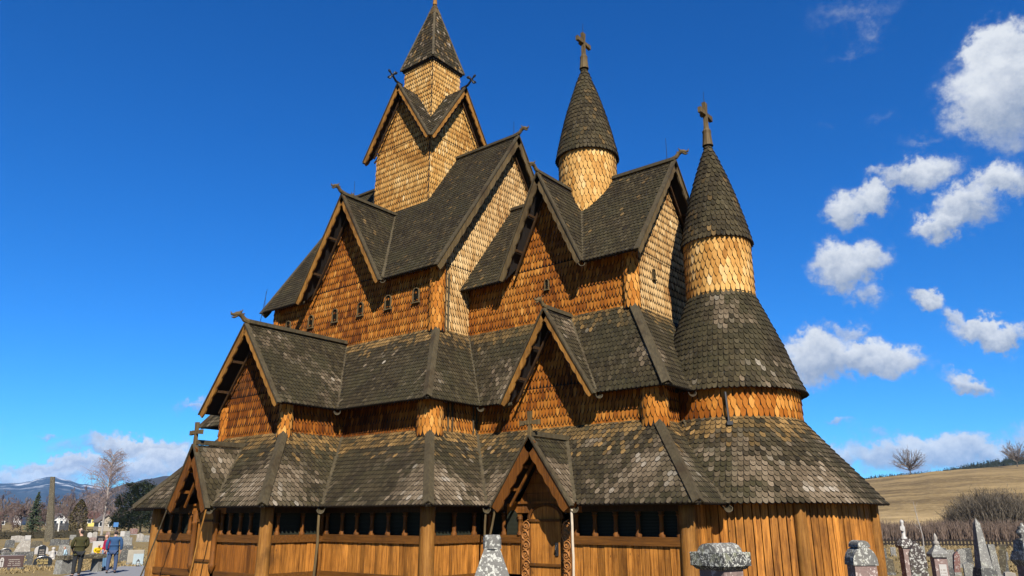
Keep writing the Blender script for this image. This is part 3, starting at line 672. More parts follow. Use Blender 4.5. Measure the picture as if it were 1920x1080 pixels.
mb = MB(); mb.add([P3(-.24, -.24, 25.95), P3(.24, -.24, 25.95), P3(.24, .24, 25.95), P3(-.24, .24, 25.95), P3(0, 0, 26.75)], [[0, 1, 4], [1, 2, 4], [2, 3, 4], [3, 0, 4], [3, 2, 1, 0]])
mb.build('spire_cap', M['verge_dark'], spire)
mb = MB(); mb.lathe([(.0, 26.5), (.11, 26.55), (.09, 26.95), (.14, 27.05), (.06, 27.2), (.05, 27.9), (.0, 27.95)], n=10); mb.tube([P3(-.35, .35, 27.6), P3(.35, -.35, 27.6)], .045, 6); mb.build('finial', M['verge'], spire)

# ---- chancel clerestory
CEX, CEY, ZCE, ZCR = 12.16, -3.0, 10.14, 14.2
CGX, CGW, CGZE, CGZ, CGY = 8.48, 1.66, 10.20, 13.68, -3.05
sl_c = (ZCR-ZCE)/(-CEY); zc = 10.45
mb = MB()
wall_panel(mb, [P3(DNX, DCY, 8.35), P3(DCX, DCY, 8.35), P3(DCX, DCY, zc), P3(DNX, DCY, zc)], (0, -1, 0))
wall_panel(mb, [P3(CGX-1.5, DCY, zc), P3(CGX+1.5, DCY, zc), P3(CGX, DCY, 13.5)], (0, -1, 0))
mb2 = MB()
wall_panel(mb2, [P3(DCX, DCY, 8.35), P3(DCX, -DCY, 8.35), P3(DCX, -DCY, zc), P3(DCX, DCY, zc)], (1, 0, 0), e_=.25)
wall_panel(mb2, [P3(DCX, DCY, zc), P3(DCX, -DCY, zc), P3(DCX, 0, ZCR-.3)], (1, 0, 0), e_=.25)
wall_panel(mb, [P3(DNX, -DCY, 8.35), P3(DCX, -DCY, 8.35), P3(DCX, -DCY, zc), P3(DNX, -DCY, zc)], (0, 1, 0), shingles=False)
c_wall = mb.build('chancel_wall', [M['wall'], M['backing']], church)
c_gab = mb2.build('chancel_gable_wall', [M['wall_pale'], M['backing']], church)
round_post('corner_post', DCX-.08, DCY+.08, 8.4, 10.4, .24, c_wall, tone=.2)
niche(8.39, DCY, 9.60, .14, .36, (0, -1, 0), c_wall); niche(DCX, -1.12, 9.65, .14, .36, (1, 0, 0), c_gab)
yck = CEY+(CGZ-ZCE)/sl_c
mb = MB()
roof_panel(mb, [P3(DNX, CEY, ZCE), P3(CGX-CGW, CEY, ZCE), P3(CGX, yck, CGZ), P3(CGX, 0, ZCR), P3(DNX, 0, ZCR)], e_=.185, w_=.145, wearf=wn)
roof_panel(mb, [P3(CGX+CGW, CEY, ZCE), P3(CEX, CEY, ZCE), P3(CEX, 0, ZCR), P3(CGX, 0, ZCR), P3(CGX, yck, CGZ)], e_=.185, w_=.145, wearf=wn)
for s in (1, -1):
    roof_panel(mb, [P3(CGX+s*CGW, CGY-.02, CGZE), P3(CGX+s*CGW, CEY+.1, CGZE), P3(CGX, yck, CGZ), P3(CGX, CGY-.02, CGZ)], e_=.185, w_=.145, wearf=wn)
roof_panel(mb, [P3(CEX, -CEY, ZCE), P3(DNX, -CEY, ZCE), P3(DNX, 0, ZCR), P3(CEX, 0, ZCR)], shingles=False)
c_roof = mb.build('chancel_roof', [M['roof'], M['backing']], church)
valley_board((CGX+CGW, CEY, ZCE), (CGX, yck, CGZ), c_roof, rim=False); valley_board((CGX-CGW, CEY, ZCE), (CGX, yck, CGZ), c_roof, spout=False)
line_board('ridge_board', (DNX, 0, ZCR+.02), (CEX+.05, 0, ZCR+.02), c_roof, .20); dragon((CEX+.02, 0, ZCR+.06), (1, 0, 0), c_roof, .85)
line_board('ridge_board', (CGX, CGY-.05, CGZ+.02), (CGX, yck+.3, CGZ+.02), c_roof, .18); dragon((CGX, CGY-.05, CGZ+.06), (0, -1, 0), c_roof, .8)
gable_trim(c_roof, (CEX+.06, 0, ZCR), [(CEX+.06, CEY, ZCE), (CEX+.06, -CEY, ZCE)], (1, 0, 0), .20, 'verge_dark', 10, depth=.45)
gable_trim(c_roof, (CGX, CGY-.08, CGZ), [(CGX+CGW, CGY-.08, CGZE), (CGX-CGW, CGY-.08, CGZE)], (0, -1, 0), .19, 'verge_dark', 9, depth=.5)
lightning_rod((CEX-.25, 0, ZCR+.1), .9, c_roof)

# ---- round turrets
def wood_cross(p, s, parent, arm=(0, 1, 0), neck=True):
    """heavy wooden cross with flared ends; p = foot"""
    p, a = V(p), V(arm); u = V((0, 0, 1)); mb = MB()
    d = a.cross(u)
    def bar(q0, q1, w0, w1, th):
        q0, q1 = V(q0), V(q1); l = (q1-q0).normalized(); sd = d.cross(l); vs = []
        for q, ww in ((q0, w0), (q1, w1)):
            for i, j in ((-1, -1), (1, -1), (1, 1), (-1, 1)): vs.append(q+sd*(i*ww/2)+d*(j*th/2))
        mb.add(vs, [[3, 2, 1, 0], [4, 5, 6, 7], [0, 1, 5, 4], [1, 2, 6, 5], [2, 3, 7, 6], [3, 0, 4, 7]])
    if neck: mb.lathe([(.19*s, -.1), (.17*s, .05*s), (.145*s, .35*s), (.155*s, .45*s), (.10*s, .55*s), (.08*s, .75*s), (0, .76*s)], p, 10); z0 = .5*s
    else: z0 = 0
    c = p+u*(1.12*s if neck else .52*s)
    bar(p+u*z0, c, .15*s, .11*s, .13*s); bar(c, c+u*.44*s, .11*s, .20*s, .125*s)
    bar(c, c+a*.47*s, .105*s, .20*s, .12*s); bar(c, c-a*.47*s, .105*s, .20*s, .12*s)
    mb.box(c-V((.07*s, .07*s, .08*s)), .14*s, .14*s, .16*s)
    return mb.build('cross', M['verge_dark'], parent)
def turret(cx, z0, zr, r_, rc, apex, top, n, nm):
    mb = MB(); c = (cx, 0, 0); mb.lathe([(r_-.012, z0), (r_-.012, zr+.3)], c, 40, 1)
    rows_on_round(mb, [(r_, z0), (r_, zr+.1)], c, .155, .27, WALL_TIP, over=0., tone=.06)
    t = mb.build('turret', [M['wall_upper'], M['backing']], church)
    mb = MB(); H = apex-zr; pr = []
    for i in range(13):
        f = 1-i/12*.985; pr.append((rc*(f+.35*f*(1-f)), zr+H*(1-f)))
    mb.lathe([(max(.02, a-.02), b-.01) for a, b in pr], c, 40, 1); mb.lathe([(r_-.02, zr-.0), (rc-.02, zr-.02)], c, 40, 1)
    rows_on_round(mb, pr, c, .145, .195, ROOF_TIP, wearf=lambda p, rr: .3 if rr.random() < .08 else 0., tone=.12)
    s_ = mb.build('spire', [M['roof'], M['backing']], t)
    wood_cross((cx, 0, apex-.12), 1.0, s_)
    lightning_rod((cx, 0, apex+1.3), .6, s_)
    return t
turret(8.58, 12.6, 15.36, 1.08, 1.19, 19.62, 21.2, 22, 'a')
turret(13.46, 8.85, 10.72, 1.05, 1.13, 14.60, 16.2, 22, 'b')
mb = MB(); mb.tube([P3(14.2, -2.05, 5.6), P3(14.25, -2.08, 4.75)], .035, 6); mb.box((14.27, -2.1, 4.66), .26, .16, .10, R(-60)); mb.build('downpipe', M['iron'], church)

# ---- gallery wall: planks, rail, screened openings with turned balusters, round corner posts
ZR0, ZR1, ZW1 = 1.53, 1.74, 2.36
def plank_run(mb, p0, p1, z0, z1, out, w_=.19, th=.05, jit=.012):
    p0, p1, out = V(p0), V(p1), V(out); d = p1-p0; L = d.length; d.normalize(); x = 0
    while x < L-.02:
        ww = min(L-x, w_*rng.uniform(.75, 1.3)); a = p0+d*(x+.009); b = p0+d*(x+ww-.009); k = out*rng.uniform(-jit, jit)
        q = [a+k, b+k, b+k-out*th, a+k-out*th]
        mb.prism([V((p.x, p.y, z0)) for p in q], (0, 0, z1-z0), 0, 0, min(1, max(0, rng.gauss(.5, .22)))); x += ww
def baluster(p, z0, z1, parent):
    h = z1-z0; mb = MB()
    mb.lathe([(.085, 0), (.085, .06), (.066, .08), (.055, .13), (.062, .18), (.052, h*.55), (.054, h*.8), (.078, h*.84), (.078, h*.88), (.058, h*.9), (.09, h), (0, h)], (p.x, p.y, z0), 10)
    return mb.build('baluster', M['plank_dark'], parent, smooth=True)
def gallery_wall(p0, p1, out, xs=(), plank='plank', arch=(), screen=True, skip=()):
    """one straight stretch of gallery wall; xs: balusters as fractions; skip: (f0,f1) left open for a portal"""
    p0, p1, out = V(p0), V(p1), V(out); d = p1-p0
    segs = []; f = 0
    for a, b in skip: segs.append((f, a)); f = b
    segs.append((f, 1.)); first = None
    for a, b in segs:
        mb = MB(); plank_run(mb, p0+d*a, p0+d*b, .70, ZR0, out)
        plank_run(mb, p0+d*a+out*.03, p0+d*b+out*.03, .0, .50, out)
        o = mb.build('gallery_wall', M[plank], church); first = first or o
        q0, q1 = p0+d*a, p0+d*b; z = V((0, 0, 1)); mid = -out*.02; mb = MB()
        mb.beam(q0+z*(ZR0+ZR1)/2-out*.01, q1+z*(ZR0+ZR1)/2-out*.01, .14, ZR1-ZR0)
        r_ = mb.build('rail', M['rail'], o)
        mb = MB(); mb.beam(q0+z*.60-out*.005, q1+z*.60-out*.005, .13, .20); mb.build('base_rail', M['rail'], o)
        mb = MB(); mb.beam(q0+z*2.50-out*.04, q1+z*2.50-out*.04, .12, .28); mb.build('wall_plate', M['underside'], o)  # plate darkened in its colour to stand for eave shade
        if screen:
            mb = MB(); mb.beam(q0+z*2.06-out*.16, q1+z*2.06-out*.16, .02, .66); mb.build('window_screen', M['screen_mesh'], o)
    for f in xs: baluster(p0+d*f-out*.02, ZR1, ZW1, first)
    return first
mt, t, b = new_mat('woven_window_screen', .8, .0); co = obj_co(t)
sx = t.add('ShaderNodeTexWave', wave_type='BANDS', bands_direction='Z'); t.put(sx.inputs[0], co); sx.inputs['Scale'].default_value = 9; sx.inputs['Distortion'].default_value = 1.2; sx.inputs['Detail'].default_value = 1
t.put(b.inputs['Base Color'], t.mix(t.smooth(sx.outputs['Fac'], .55, .95), (.008, .009, .006, 1), (.034, .036, .026, 1))); M['screen_mesh'] = mt
def post(x, y, r_, z1=2.56, parent=church, bands=True, mat='post'):
    mb = MB(); mb.lathe([(r_*1.08, .0), (r_*1.08, .55), (r_*1.12, .62), (r_*1.02, .68), (r_, .75), (r_*.97, z1-.3), (r_*1.02, z1), (0, z1)], (x, y, 0), 24)
    return mb.build('corner_post', M[mat], parent, smooth=True)
o_ = .55
wX, wY, vX, vY, uX, uY = PX-o_, PY+o_, NX-o_, NY+o_, CX-o_, CY+o_
gallery_wall((-wX, wY, 0), (wX, wY, 0), (0, -1, 0), [(x+wX)/(2*wX) for x in (-2.75, -2.2, -1.62, -1.02, .85, 1.28, 1.82, 2.35)], 'plank_dark', skip=[((-.62+wX)/(2*wX), (.74+wX)/(2*wX))])
gallery_wall((wX, wY, 0), (wX, vY, 0), (1, 0, 0), (.2, .62, .97))
gallery_wall((wX, vY, 0), (vX, vY, 0), (0, -1, 0), (.03, .19, .34, .49, .645, .80, .955))
gallery_wall((vX, vY, 0), (vX, uY, 0), (1, 0, 0), (.10, .46, .82))
gallery_wall((vX, uY, 0), (uX, uY, 0), (0, -1, 0), [(x-vX)/(uX-vX) for x in (7.75, 8.30, 10.82, 11.41, 12.05, 12.71, 13.37, 13.86)], skip=[((8.42-vX)/(uX-vX), (10.70-vX)/(uX-vX))])
mb = MB(); plank_run(mb, (uX, uY, 0), (uX, -3.3, 0), .0, 2.6, (1, 0, 0), .17); mb.build('gallery_wall', M['plank'], church)
mb = MB()
for q in (((-wX, wY), (-wX, vY), (-1, 0, 0)), ((-vX, vY), (-wX, vY), (0, -1, 0)), ((-vX, vY), (-vX, -vY), (-1, 0, 0)), ((-vX, -vY), (vX, -vY), (0, 1, 0)), ((vX, -vY), (vX, -uY), (1, 0, 0)), ((vX, -uY), (uX, -uY), (0, 1, 0)), ((uX, -uY), (uX, 3.3), (1, 0, 0))):
    plank_run(mb, (*q[0], 0), (*q[1], 0), 0, 2.6, q[2], .24)
mb.build('gallery_wall', M['plank_dark'], church)
for x, y, r_ in ((-wX+.03, wY+.03, .20), (wX-.06, wY+.06, .19), (vX-.06, vY+.06, .21), (uX-.08, uY+.06, .20)): post(x, y, r_)
# apse wall of upright planks with rounded staves
mb = MB(); a = R(-104)
while a < R(104):
    wA = rng.uniform(.17, .25)/3.6; p = [P3(AP[0]+3.6*math.cos(a+k), 3.6*math.sin(a+k), 0) for k in (.0035, wA-.0035)]; mdl = (p[0]+p[1])/2-P3(13.46, 0, 0); mdl.normalize(); k = rng.uniform(-.012, .012)
    mb.prism([p[0]+mdl*k, p[1]+mdl*k, p[1]-mdl*.06, p[0]-mdl*.06], (0, 0, 2.62), 0, 0, min(1, max(0, rng.gauss(.5, .2)))); a += wA
ap_w = mb.build('apse_gallery_wall', M['plank'], church)
for dg in (-44, 6, 60):
    mb = MB(); mb.lathe([(.17, 0), (.16, 2.6)], (13.46+3.62*math.cos(R(dg)), 3.62*math.sin(R(dg)), 0), 18); mb.build('stave', M['post'], ap_w, smooth=True)

# ---- the two south portals
def portal(cx, yf, yw, hw, zt, slope_y, doorw, carved):
    """small gable over a door: bargeboards, cross, front boards, arched door"""
    mb = MB(); ze = ZA+.02
    for s in (1, -1):
        q = [P3(cx+s*hw, yf, ze), P3(cx+s*hw, slope_y[0], ze), P3(cx, slope_y[1], zt), P3(cx, yf, zt)]
        roof_panel(mb, q, e_=.19, w_=.15, wearf=mkwear(99, .1, .75, cx), thick=.06)
    r_ = mb.build('portal_roof', [M['roof'], M['backing']], church)
    line_board('ridge_board', (cx, yf, zt+.02), (cx, slope_y[1]+.1, zt+.02), r_, .16)
    gable_trim(r_, (cx, yf-.05, zt), [(cx+hw, yf-.05, ze), (cx-hw, yf-.05, ze)], (0, -1, 0), .27, 'plank_dark', 6, depth=.45)
    wood_cross((cx, yf+.0, zt+.02), .72, r_, (1, 0, 0), neck=False)
    for s in (1, -1): valley_board((cx+s*hw, slope_y[0], ZA), (cx, slope_y[1], zt), r_, mat='oldwood')
    # front boards above the door: upright triangle
    mb = MB(); y = yw-.03
    for i in range(6):
        z0 = 2.34+i*.27; z1 = z0+.262; w0 = max(.04, (hw-.25)*(1-(z0-2.5)/(zt-2.75))); w1 = max(.02, (hw-.25)*(1-(z1-2.5)/(zt-2.75)))
        if z0 < 2.6: w0 = w1 = hw-.10
        mb.prism([P3(cx-w0, y, z0), P3(cx+w0, y, z0), P3(cx+w1, y, z1), P3(cx-w1, y, z1)], (0, .05, 0), 0, 0, rng.uniform(.3, .7))
    mb.beam(P3(cx-hw+.2, y-.03, 2.62), P3(cx+hw-.2, y-.03, 2.62), .06, .06)
    f_ = mb.build('portal_front', M['plank_dark'], church)
    # door with an arched head
    n = 10; pts = [P3(cx-doorw/2, y, 0)]+[P3(cx-math.cos(math.pi*i/n)*doorw/2, y, 2.18+math.sin(math.pi*i/n)*doorw*.32) for i in range(n+1)]+[P3(cx+doorw/2, y, 0)]
    mb = MB(); k = 5
    for i in range(k):
        x0 = cx-doorw/2+doorw*i/k; x1 = x0+doorw/k
        def zt_(x): u_ = min(1, abs(x-cx)/(doorw/2)); return 2.18+math.sqrt(max(0, 1-u_*u_))*doorw*.32
        q = [P3(x0+.004, y-.05, 0), P3(x1-.004, y-.05, 0), P3(x1-.004, y-.05, zt_(x1)), P3((x0+x1)/2, y-.05, zt_((x0+x1)/2)), P3(x0+.004, y-.05, zt_(x0))]
        mb.prism(q, (0, .06, 0), 0, 0, rng.uniform(.3, .75))
    dr = mb.build('door', M['door'], church)
    for z in (2.14, .98, .3):
        mb = MB(); mb.beam(P3(cx-doorw/2-.02, y-.07, z), P3(cx+doorw/2, y-.07, z), .05, .07); mb.build('door_batten', M['rail'], dr)
    if carved:
        mb = MB(); mb.box((cx+doorw/2-.13, y-.07, 1.22), .09, .03, .34); mb.tube([P3(cx+doorw/2-.13, y-.09, 1.5), P3(cx+doorw/2-.13, y-.14, 1.38), P3(cx+doorw/2-.13, y-.09, 1.28)], .012, 6); mb.build('door_handle', M['iron'], dr)
    # moulded arch round the head
    mb = MB(); prev = None
    for rr_ in ((1.06, .05), (1.16, .035)):
        pp = [P3(cx-math.cos(math.pi*i/14)*doorw/2*rr_[0], y-.06, 2.18+math.sin(math.pi*i/14)*doorw*.32*rr_[0]*1.05) for i in range(15)]; mb.tube(pp, rr_[1]*.6, 6)
    mb.build('door_arch', M['plank_dark'], f_)
    return r_, f_, dr
mb_ = None
r1, f1, d1 = portal(GX, GY, wY, GW, GZ, (PY, yk), .86, False)
r2_, f2, d2 = portal(HX-.12, HY, uY, HW, HZ, (CY, hyk), 1.03, True)
# plain shafts with hanging ends beside the first door
for s in (-1, 1):
    x = GX+s*.60; mb = MB(); mb.lathe([(0, .62), (.03, .66), (.10, .80), (.115, .86), (.085, .90), (.085, 2.02), (.11, 2.06), (.11, 2.10), (.085, 2.12), (.095, 2.44)], (x, wY-.09, 0), 12); mb.build('door_shaft', M['plank_dark'], d1, smooth=True)
# carved jambs of the chancel portal: scrolling vines in relief
for s in (-1, 1):
    x0 = HX-.12+s*(.515+.17); y = uY-.03; mb = MB(); mb.box((x0, y, 0), .33, .08, 2.05)
    j = mb.build('carved_jamb', M['carving'], d2); mb = MB(); yy = y-.055
    z = .10; k = 0
    while z < 1.95:
        r0 = .13; cxs = x0+(.018 if k % 2 else -.018); dirn = 1 if k % 2 else -1; pts = []; rad = []
        for i in range(22):
            a = -1.2+i*.5; rr_ = r0*(1-i/25); pts.append(P3(cxs+dirn*math.cos(a)*rr_, yy-.012*math.sin(i*.3), z+.12+math.sin(a)*rr_)); rad.append(.018-.0005*i)
        mb.tube(pts, rad, 6); mb.tube([P3(cxs-dirn*.02, yy, z+.12), P3(cxs, yy-.015, z+.135)], .024, 6)
        mb.tube([P3(x0-dirn*.13, yy, z+.02), P3(x0-dirn*.06, yy-.01, z+.20), P3(x0+dirn*.10, yy, z+.28), P3(x0+dirn*.14, yy, z+.20)], [.015, .017, .014, .008], 6)
        z += .255; k += 1
    mb.build('vine_relief', M['carving'], j, smooth=True)
    mb = MB()
    for e in (-.15, .15): mb.tube([P3(x0+e, y-.05, 0), P3(x0+e, y-.05, 2.03)], .016, 6)
    mb.build('jamb_edge', M['plank_dark'], j)
# arched window beside the carved portal
def arched_screen(cx, y, z0, z1, w_, parent):
    n = 10; mb = MB(); q = [P3(cx-w_/2, y-.035, z0)]+[P3(cx-math.cos(math.pi*i/n)*w_/2, y-.035, z1-w_/2+math.sin(math.pi*i/n)*w_/2) for i in range(n+1)]+[P3(cx+w_/2, y-.035, z0)]
    mb.add(q[::-1], [list(range(len(q)))]); return mb.build('arched_window', M['screen_mesh'], parent)
mb = MB(); plank_run(mb, (8.42, uY, 0), (8.97, uY, 0), .70, ZR0, (0, -1, 0)); plank_run(mb, (8.42, uY+.01, 0), (8.97, uY+.01, 0), 1.74, 2.6, (0, -1, 0), .3); plank_run(mb, (8.42, uY-.03, 0), (8.97, uY-.03, 0), 0, .5, (0, -1, 0))
sp_ = mb.build('gallery_wall', M['plank'], church); mb = MB(); mb.beam(P3(8.42, uY+.01, 1.635), P3(8.97, uY+.01, 1.635), .14, .21); mb.build('rail', M['rail'], sp_)
arched_screen(8.66, uY+.0, 1.75, 2.42, .40, sp_); baluster(P3(8.92, uY-.02, 0), ZR1, 2.25, sp_)
mb = MB(); plank_run(mb, (-.75, wY+.01, 0), (-.48, wY+.01, 0), 0, 2.6, (0, -1, 0), .3); plank_run(mb, (.64, wY+.01, 0), (.80, wY+.01, 0), 0, 2.6, (0, -1, 0), .3); mb.build('gallery_wall', M['plank_dark'], church)

# ---- rain poles that lead water down from the valleys
def rain_pole(p0, p1, mat='oldwood', r_=.032):
    mb = MB(); p0, p1 = V(p0), V(p1); n = 6
    mb.tube([p0.lerp(p1, i/n)+V((rng.uniform(-.012, .012), rng.uniform(-.012, .012), 0)) for i in range(n+1)], [r_*1.0]*(n+1), 7); return mb.build('rain_pole', M[mat], church)
rain_pole((HX-.12+HW+.02, CY-.16, 2.42), (HX-.12+HW+.12, CY-.22, 0), 'pole', .034)
rain_pole((HX-.12-HW, CY-.2, 2.42), (HX-.12-HW-.45, CY-.35, 0), 'verge_dark'); rain_pole((NX+.05, CY-.1, 2.4), (NX+.12, CY-.2, 0), 'verge_dark')
rain_pole((PX+.04, NY-.1, 2.3), (PX+.1, NY-.2, 0), 'verge_dark', .04)
rain_pole((GX-GW-.05, PY-.25, 2.46), (GX-GW-.75, PY-.6, 0), 'oldwood', .022); rain_pole((GX+GW+.05, PY-.22, 2.46), (GX+GW-.25, PY-.42, 0), 'verge', .022)
for x, y, z0, z1 in ((nX+.06, nY+.75, 4.85, 5.85), (nX+.06, nY+.95, 4.85, 5.85), (nX+.06, cY-.28, 4.85, 5.85), (nX+.06, cY-.12, 4.85, 5.85)):
    mb = MB(); mb.tube([P3(x, y, z0), P3(x, y, z1)], .03, 6); mb.build('downpipe', M['oldwood'], a_wall)

# ================================================================== THE SURROUNDINGS
M['ground'] = None
mt, t, b = new_mat('dry_spring_grass', .95, .1); co = obj_co(t)
n1 = t.noise(co, .12, 5, .65); n2_ = t.noise(co, 1.6, 5, .7); n3_ = t.noise(co, 14, 3, .7)
c_ = t.mix(n2_, (0.0672, 0.0490, 0.0213, 1), (0.1896, 0.1382, 0.0592, 1)); c_ = t.mix(t.smooth(n1, .5, .7), c_, t.mix(.5, c_, (0.0592, 0.0592, 0.0198, 1)))
c_ = t.mix(t.math('MULTIPLY', t.smooth(n3_, .45, .75), .5), c_, (0.2528, 0.1935, 0.0948, 1)); t.put(b.inputs['Base Color'], c_); bump(t, b, n3_, .6, .05); M['ground'] = mt
g = MB(); g.add([(-9500, -2500, 0), (2500, -2500, 0), (2500, 9500, 0), (-9500, 9500, 0)], [[0, 1, 2, 3]])
tag(g.build('ground', M['ground']), kind='structure')
def G(px, py):                                  # the ground point seen at a pixel
    q = ray(px, py); k = -CAM.z/q.z; return V((CAM.x+q.x*k, CAM.y+q.y*k, 0))
def hd(p): return math.hypot(p.x-CAM.x, p.y-CAM.y)
def face_cam(p): return math.atan2(CAM.x-p.x, -(CAM.y-p.y))     # z-turn that points local -Y at the camera's side
def spot(x0, x1, yt, yb, d=None):
    """foot, width and height of something that spans these pixels"""
    p = G((x0+x1)/2, yb) if d is None else ground_at((x0+x1)/2, d)
    D = hd(p); a, b_ = at(x0, (yt+yb)/2, D), at(x1, (yt+yb)/2, D)
    return p, math.hypot(a.x-b_.x, a.y-b_.y), at((x0+x1)/2, yt, D).z, face_cam(p)
M['gravel'] = plain_mat('grey_gravel', (.24, .245, .26), .95, .35, 9)
mb = MB(); mb.add([G(60, 1094)+V((0, 0, .004)), G(190, 1063)+V((0, 0, .004)), G(255, 1059)+V((0, 0, .004)), G(420, 1060)+V((0, 0, .004)), G(420, 1130)+V((0, 0, .004)), G(60, 1200)+V((0, 0, .004))], [[5, 4, 3, 2, 1, 0]])
tag(mb.build('path', M['gravel']), kind='structure')

# ---- hills
def hill(name, mat, pxs, ys, D, front, back, seed, amp=0., foot=0.):
    """a ridge whose crest passes through these directions at distance D"""
    mb = MB(); n = 160; cols = []
    azs = []
    for px, py in zip(pxs, ys):
        q = at(px, py, D); azs.append((math.atan2(q.y-CAM.y, q.x-CAM.x), q.z))
    azs.sort()
    def zc(a):
        if a <= azs[0][0]: return azs[0][1]
        for (a0, z0), (a1, z1) in zip(azs, azs[1:]):
            if a <= a1: f = (a-a0)/(a1-a0); f = f*f*(3-2*f); return z0+(z1-z0)*f
        return azs[-1][1]
    ds = [D-front*(1-i/14) for i in range(15)]+[D+back*i/6 for i in range(1, 7)]
    for i in range(n+1):
        a = azs[0][0]+(azs[-1][0]-azs[0][0])*i/n; z = zc(a); row = []
        for d in ds:
            f = (d-(D-front))/front if d <= D else 1-(d-D)/back*.9
            f = max(0, f); f = f*(1.35-.35*f) if d <= D else f
            p = V((CAM.x+math.cos(a)*d, CAM.y+math.sin(a)*d, 0)); p.z = foot+(z-foot)*f+amp*f*mnoise.fractal(V((p.x/D*9+seed, p.y/D*9, 0)), 1., 2., 5)
            row.append(p)
        cols.append(row)
    m_ = len(ds); mb.add([p for r_ in cols for p in r_], [[i*m_+j, i*m_+j+1, (i+1)*m_+j+1, (i+1)*m_+j] for i in range(n) for j in range(m_-1)])
    o = mb.build(name, mat, smooth=True); tag(o, kind='structure'); return o, zc, azs
mt, t, b = new_mat('stubble_field', .95, .1); co = obj_co(t)
n1 = t.noise(t.scalev(co, (.03, .09, .3)), 1.0, 7, .7); n2_ = t.noise(co, .9, 5, .75)
wv = t.add('ShaderNodeTexWave', wave_type='BANDS', bands_direction='DIAGONAL'); t.put(wv.inputs[0], t.scalev(co, (.12, .30, .3))); wv.inputs['Scale'].default_value = 1.0; wv.inputs['Distortion'].default_value = 3.; wv.inputs['Detail'].default_value = 3
c_ = t.mix(t.smooth(n1, .35, .68), (0.0790, 0.0537, 0.0237, 1), (0.2607, 0.1857, 0.0829, 1)); c_ = t.mix(t.math('MULTIPLY', wv.outputs['Fac'], .55), c_, (0.0672, 0.0450, 0.0205, 1)); c_ = t.mix(t.math('MULTIPLY', t.smooth(n2_, .45, .75), .5), c_, (0.3318, 0.2489, 0.1225, 1))
zz = t.add('ShaderNodeSeparateXYZ'); t.put(zz.inputs[0], co); foot = t.math('MULTIPLY', t.smooth(zz.outputs[2], 4.5, .5), t.smooth(t.noise(co, .11, 5, .7), .42, .58)); c_ = t.mix(t.math('MULTIPLY', foot, .8), c_, (.34, .25, .125, 1))
t.put(b.inputs['Base Color'], c_); bump(t, b, n2_, .8, .3); M['field'] = mt
field, f_z, _ = hill('field_hill', M['field'], [1400, 1560, 1626, 1700, 1759, 1840, 1920, 2050, 2300], [925, 905, 899, 891, 884, 878, 873, 866, 860], 300, 205, 500, 2., .7)
def field_z(d, px):
    q = at(px, 990, d); a = math.atan2(q.y-CAM.y, q.x-CAM.x); z = f_z(a); f = max(0, (d-95)/205); return z*f*(1.35-.35*f)
M['forest_floor'] = plain_mat('forest_floor', (.020, .025, .013), .95, .4, .05)
M['conifer'] = plain_mat('conifer_needles', (.020, .027, .012), .9, .6, .6)
M['twig_haze'] = plain_mat('bare_twigs', (.13, .095, .075), .9, .4, .6)
fr, fr_z, _ = hill('forest_ridge', M['forest_floor'], [1480, 1600, 1667, 1745, 1787, 1834, 1870, 1912, 2100], [915, 905, 897, 892, 884, 874, 869, 863, 850], 700, 320, 400, 5., 1.5)
def conifer(mb, p, h, r_, rr, tiers=9, n=9, mat=0, droop=.25, blade=1.):
    p = V(p)
    for i in range(tiers):
        f = (i+.3*rr.random())/tiers; z = h*(.06+.94*f); rad = r_*(1-f)**.85*rr.uniform(.8, 1.15)
        for k in range(n):
            a = 2*math.pi*(k+rr.random())/n; R_ = rad*rr.uniform(.65, 1.15)+.02*h*.3; d = V((math.cos(a), math.sin(a), 0)); s_ = V((-d.y, d.x, 0))*R_*.30*blade
            tip = p+d*R_+V((0, 0, z-R_*droop)); q = p+V((0, 0, z+h/tiers*.55)); mid = p+d*R_*.55+V((0, 0, z+h/tiers*.10))
            mb.add([q, mid+s_, tip, mid-s_], [[0, 1, 2, 3]], mat, 0, rr.random())
rr = random.Random(3); mb = MB()
for i in range(2000):
    px = rr.uniform(1500, 1990); d = rr.uniform(560, 760); q = at(px, 990, d); a = math.atan2(q.y-CAM.y, q.x-CAM.x); z = fr_z(a); f = max(0, (d-380)/320); f = f*(1.35-.35*f) if d <= 700 else 1-(d-700)/400*.9
    conifer(mb, (q.x, q.y, z*f-1), rr.uniform(3.2, 5.6), rr.uniform(1.5, 2.2), rr, 5, 6, 0, .3, 2.2)
tag(mb.build('forest', M['conifer']), kind='stuff')
def mountain_mat(name, a, c, snow):
    mt, t, b = new_mat(name, .95, .05); co = obj_co(t)
    n = t.noise(t.scalev(co, (1, 1, 2)), .0045, 7, .65); col = t.mix(t.smooth(n, .35, .65), (*a, 1), (*c, 1))
    if snow:
        z = t.add('ShaderNodeSeparateXYZ'); t.put(z.inputs[0], co); k = t.math('MULTIPLY', t.smooth(z.outputs[2], snow[0], snow[1]), t.math('MULTIPLY', t.smooth(t.noise(t.scalev(co, (1, 1, 2.2)), .0085, 6, .62), .53, .60), .6)); col = t.mix(k, col, (.8, .82, .85, 1))
    t.put(b.inputs['Base Color'], col); return mt
hill('mountain', mountain_mat('haze_tinted_mountain', (0.0158, 0.0253, 0.0395), (0.0277, 0.0395, 0.0553), (90, 230)), [-260, -100, 0, 33, 55, 72, 94, 125, 155, 200, 260, 330], [925, 910, 906, 906, 903, 898, 894, 899, 908, 914, 921, 932], 5200, 2400, 2000, 11., 16.)  # blue of the distant air is put into the mountain's own colour
hill('wooded_hill', mountain_mat('wooded_hill', (0.0205, 0.0182, 0.0142), (0.0435, 0.0355, 0.0269), None), [60, 120, 160, 200, 239, 278, 312, 420, 600], [968, 950, 930, 917, 905, 897, 892, 890, 900], 2300, 900, 700, 4., 5.)

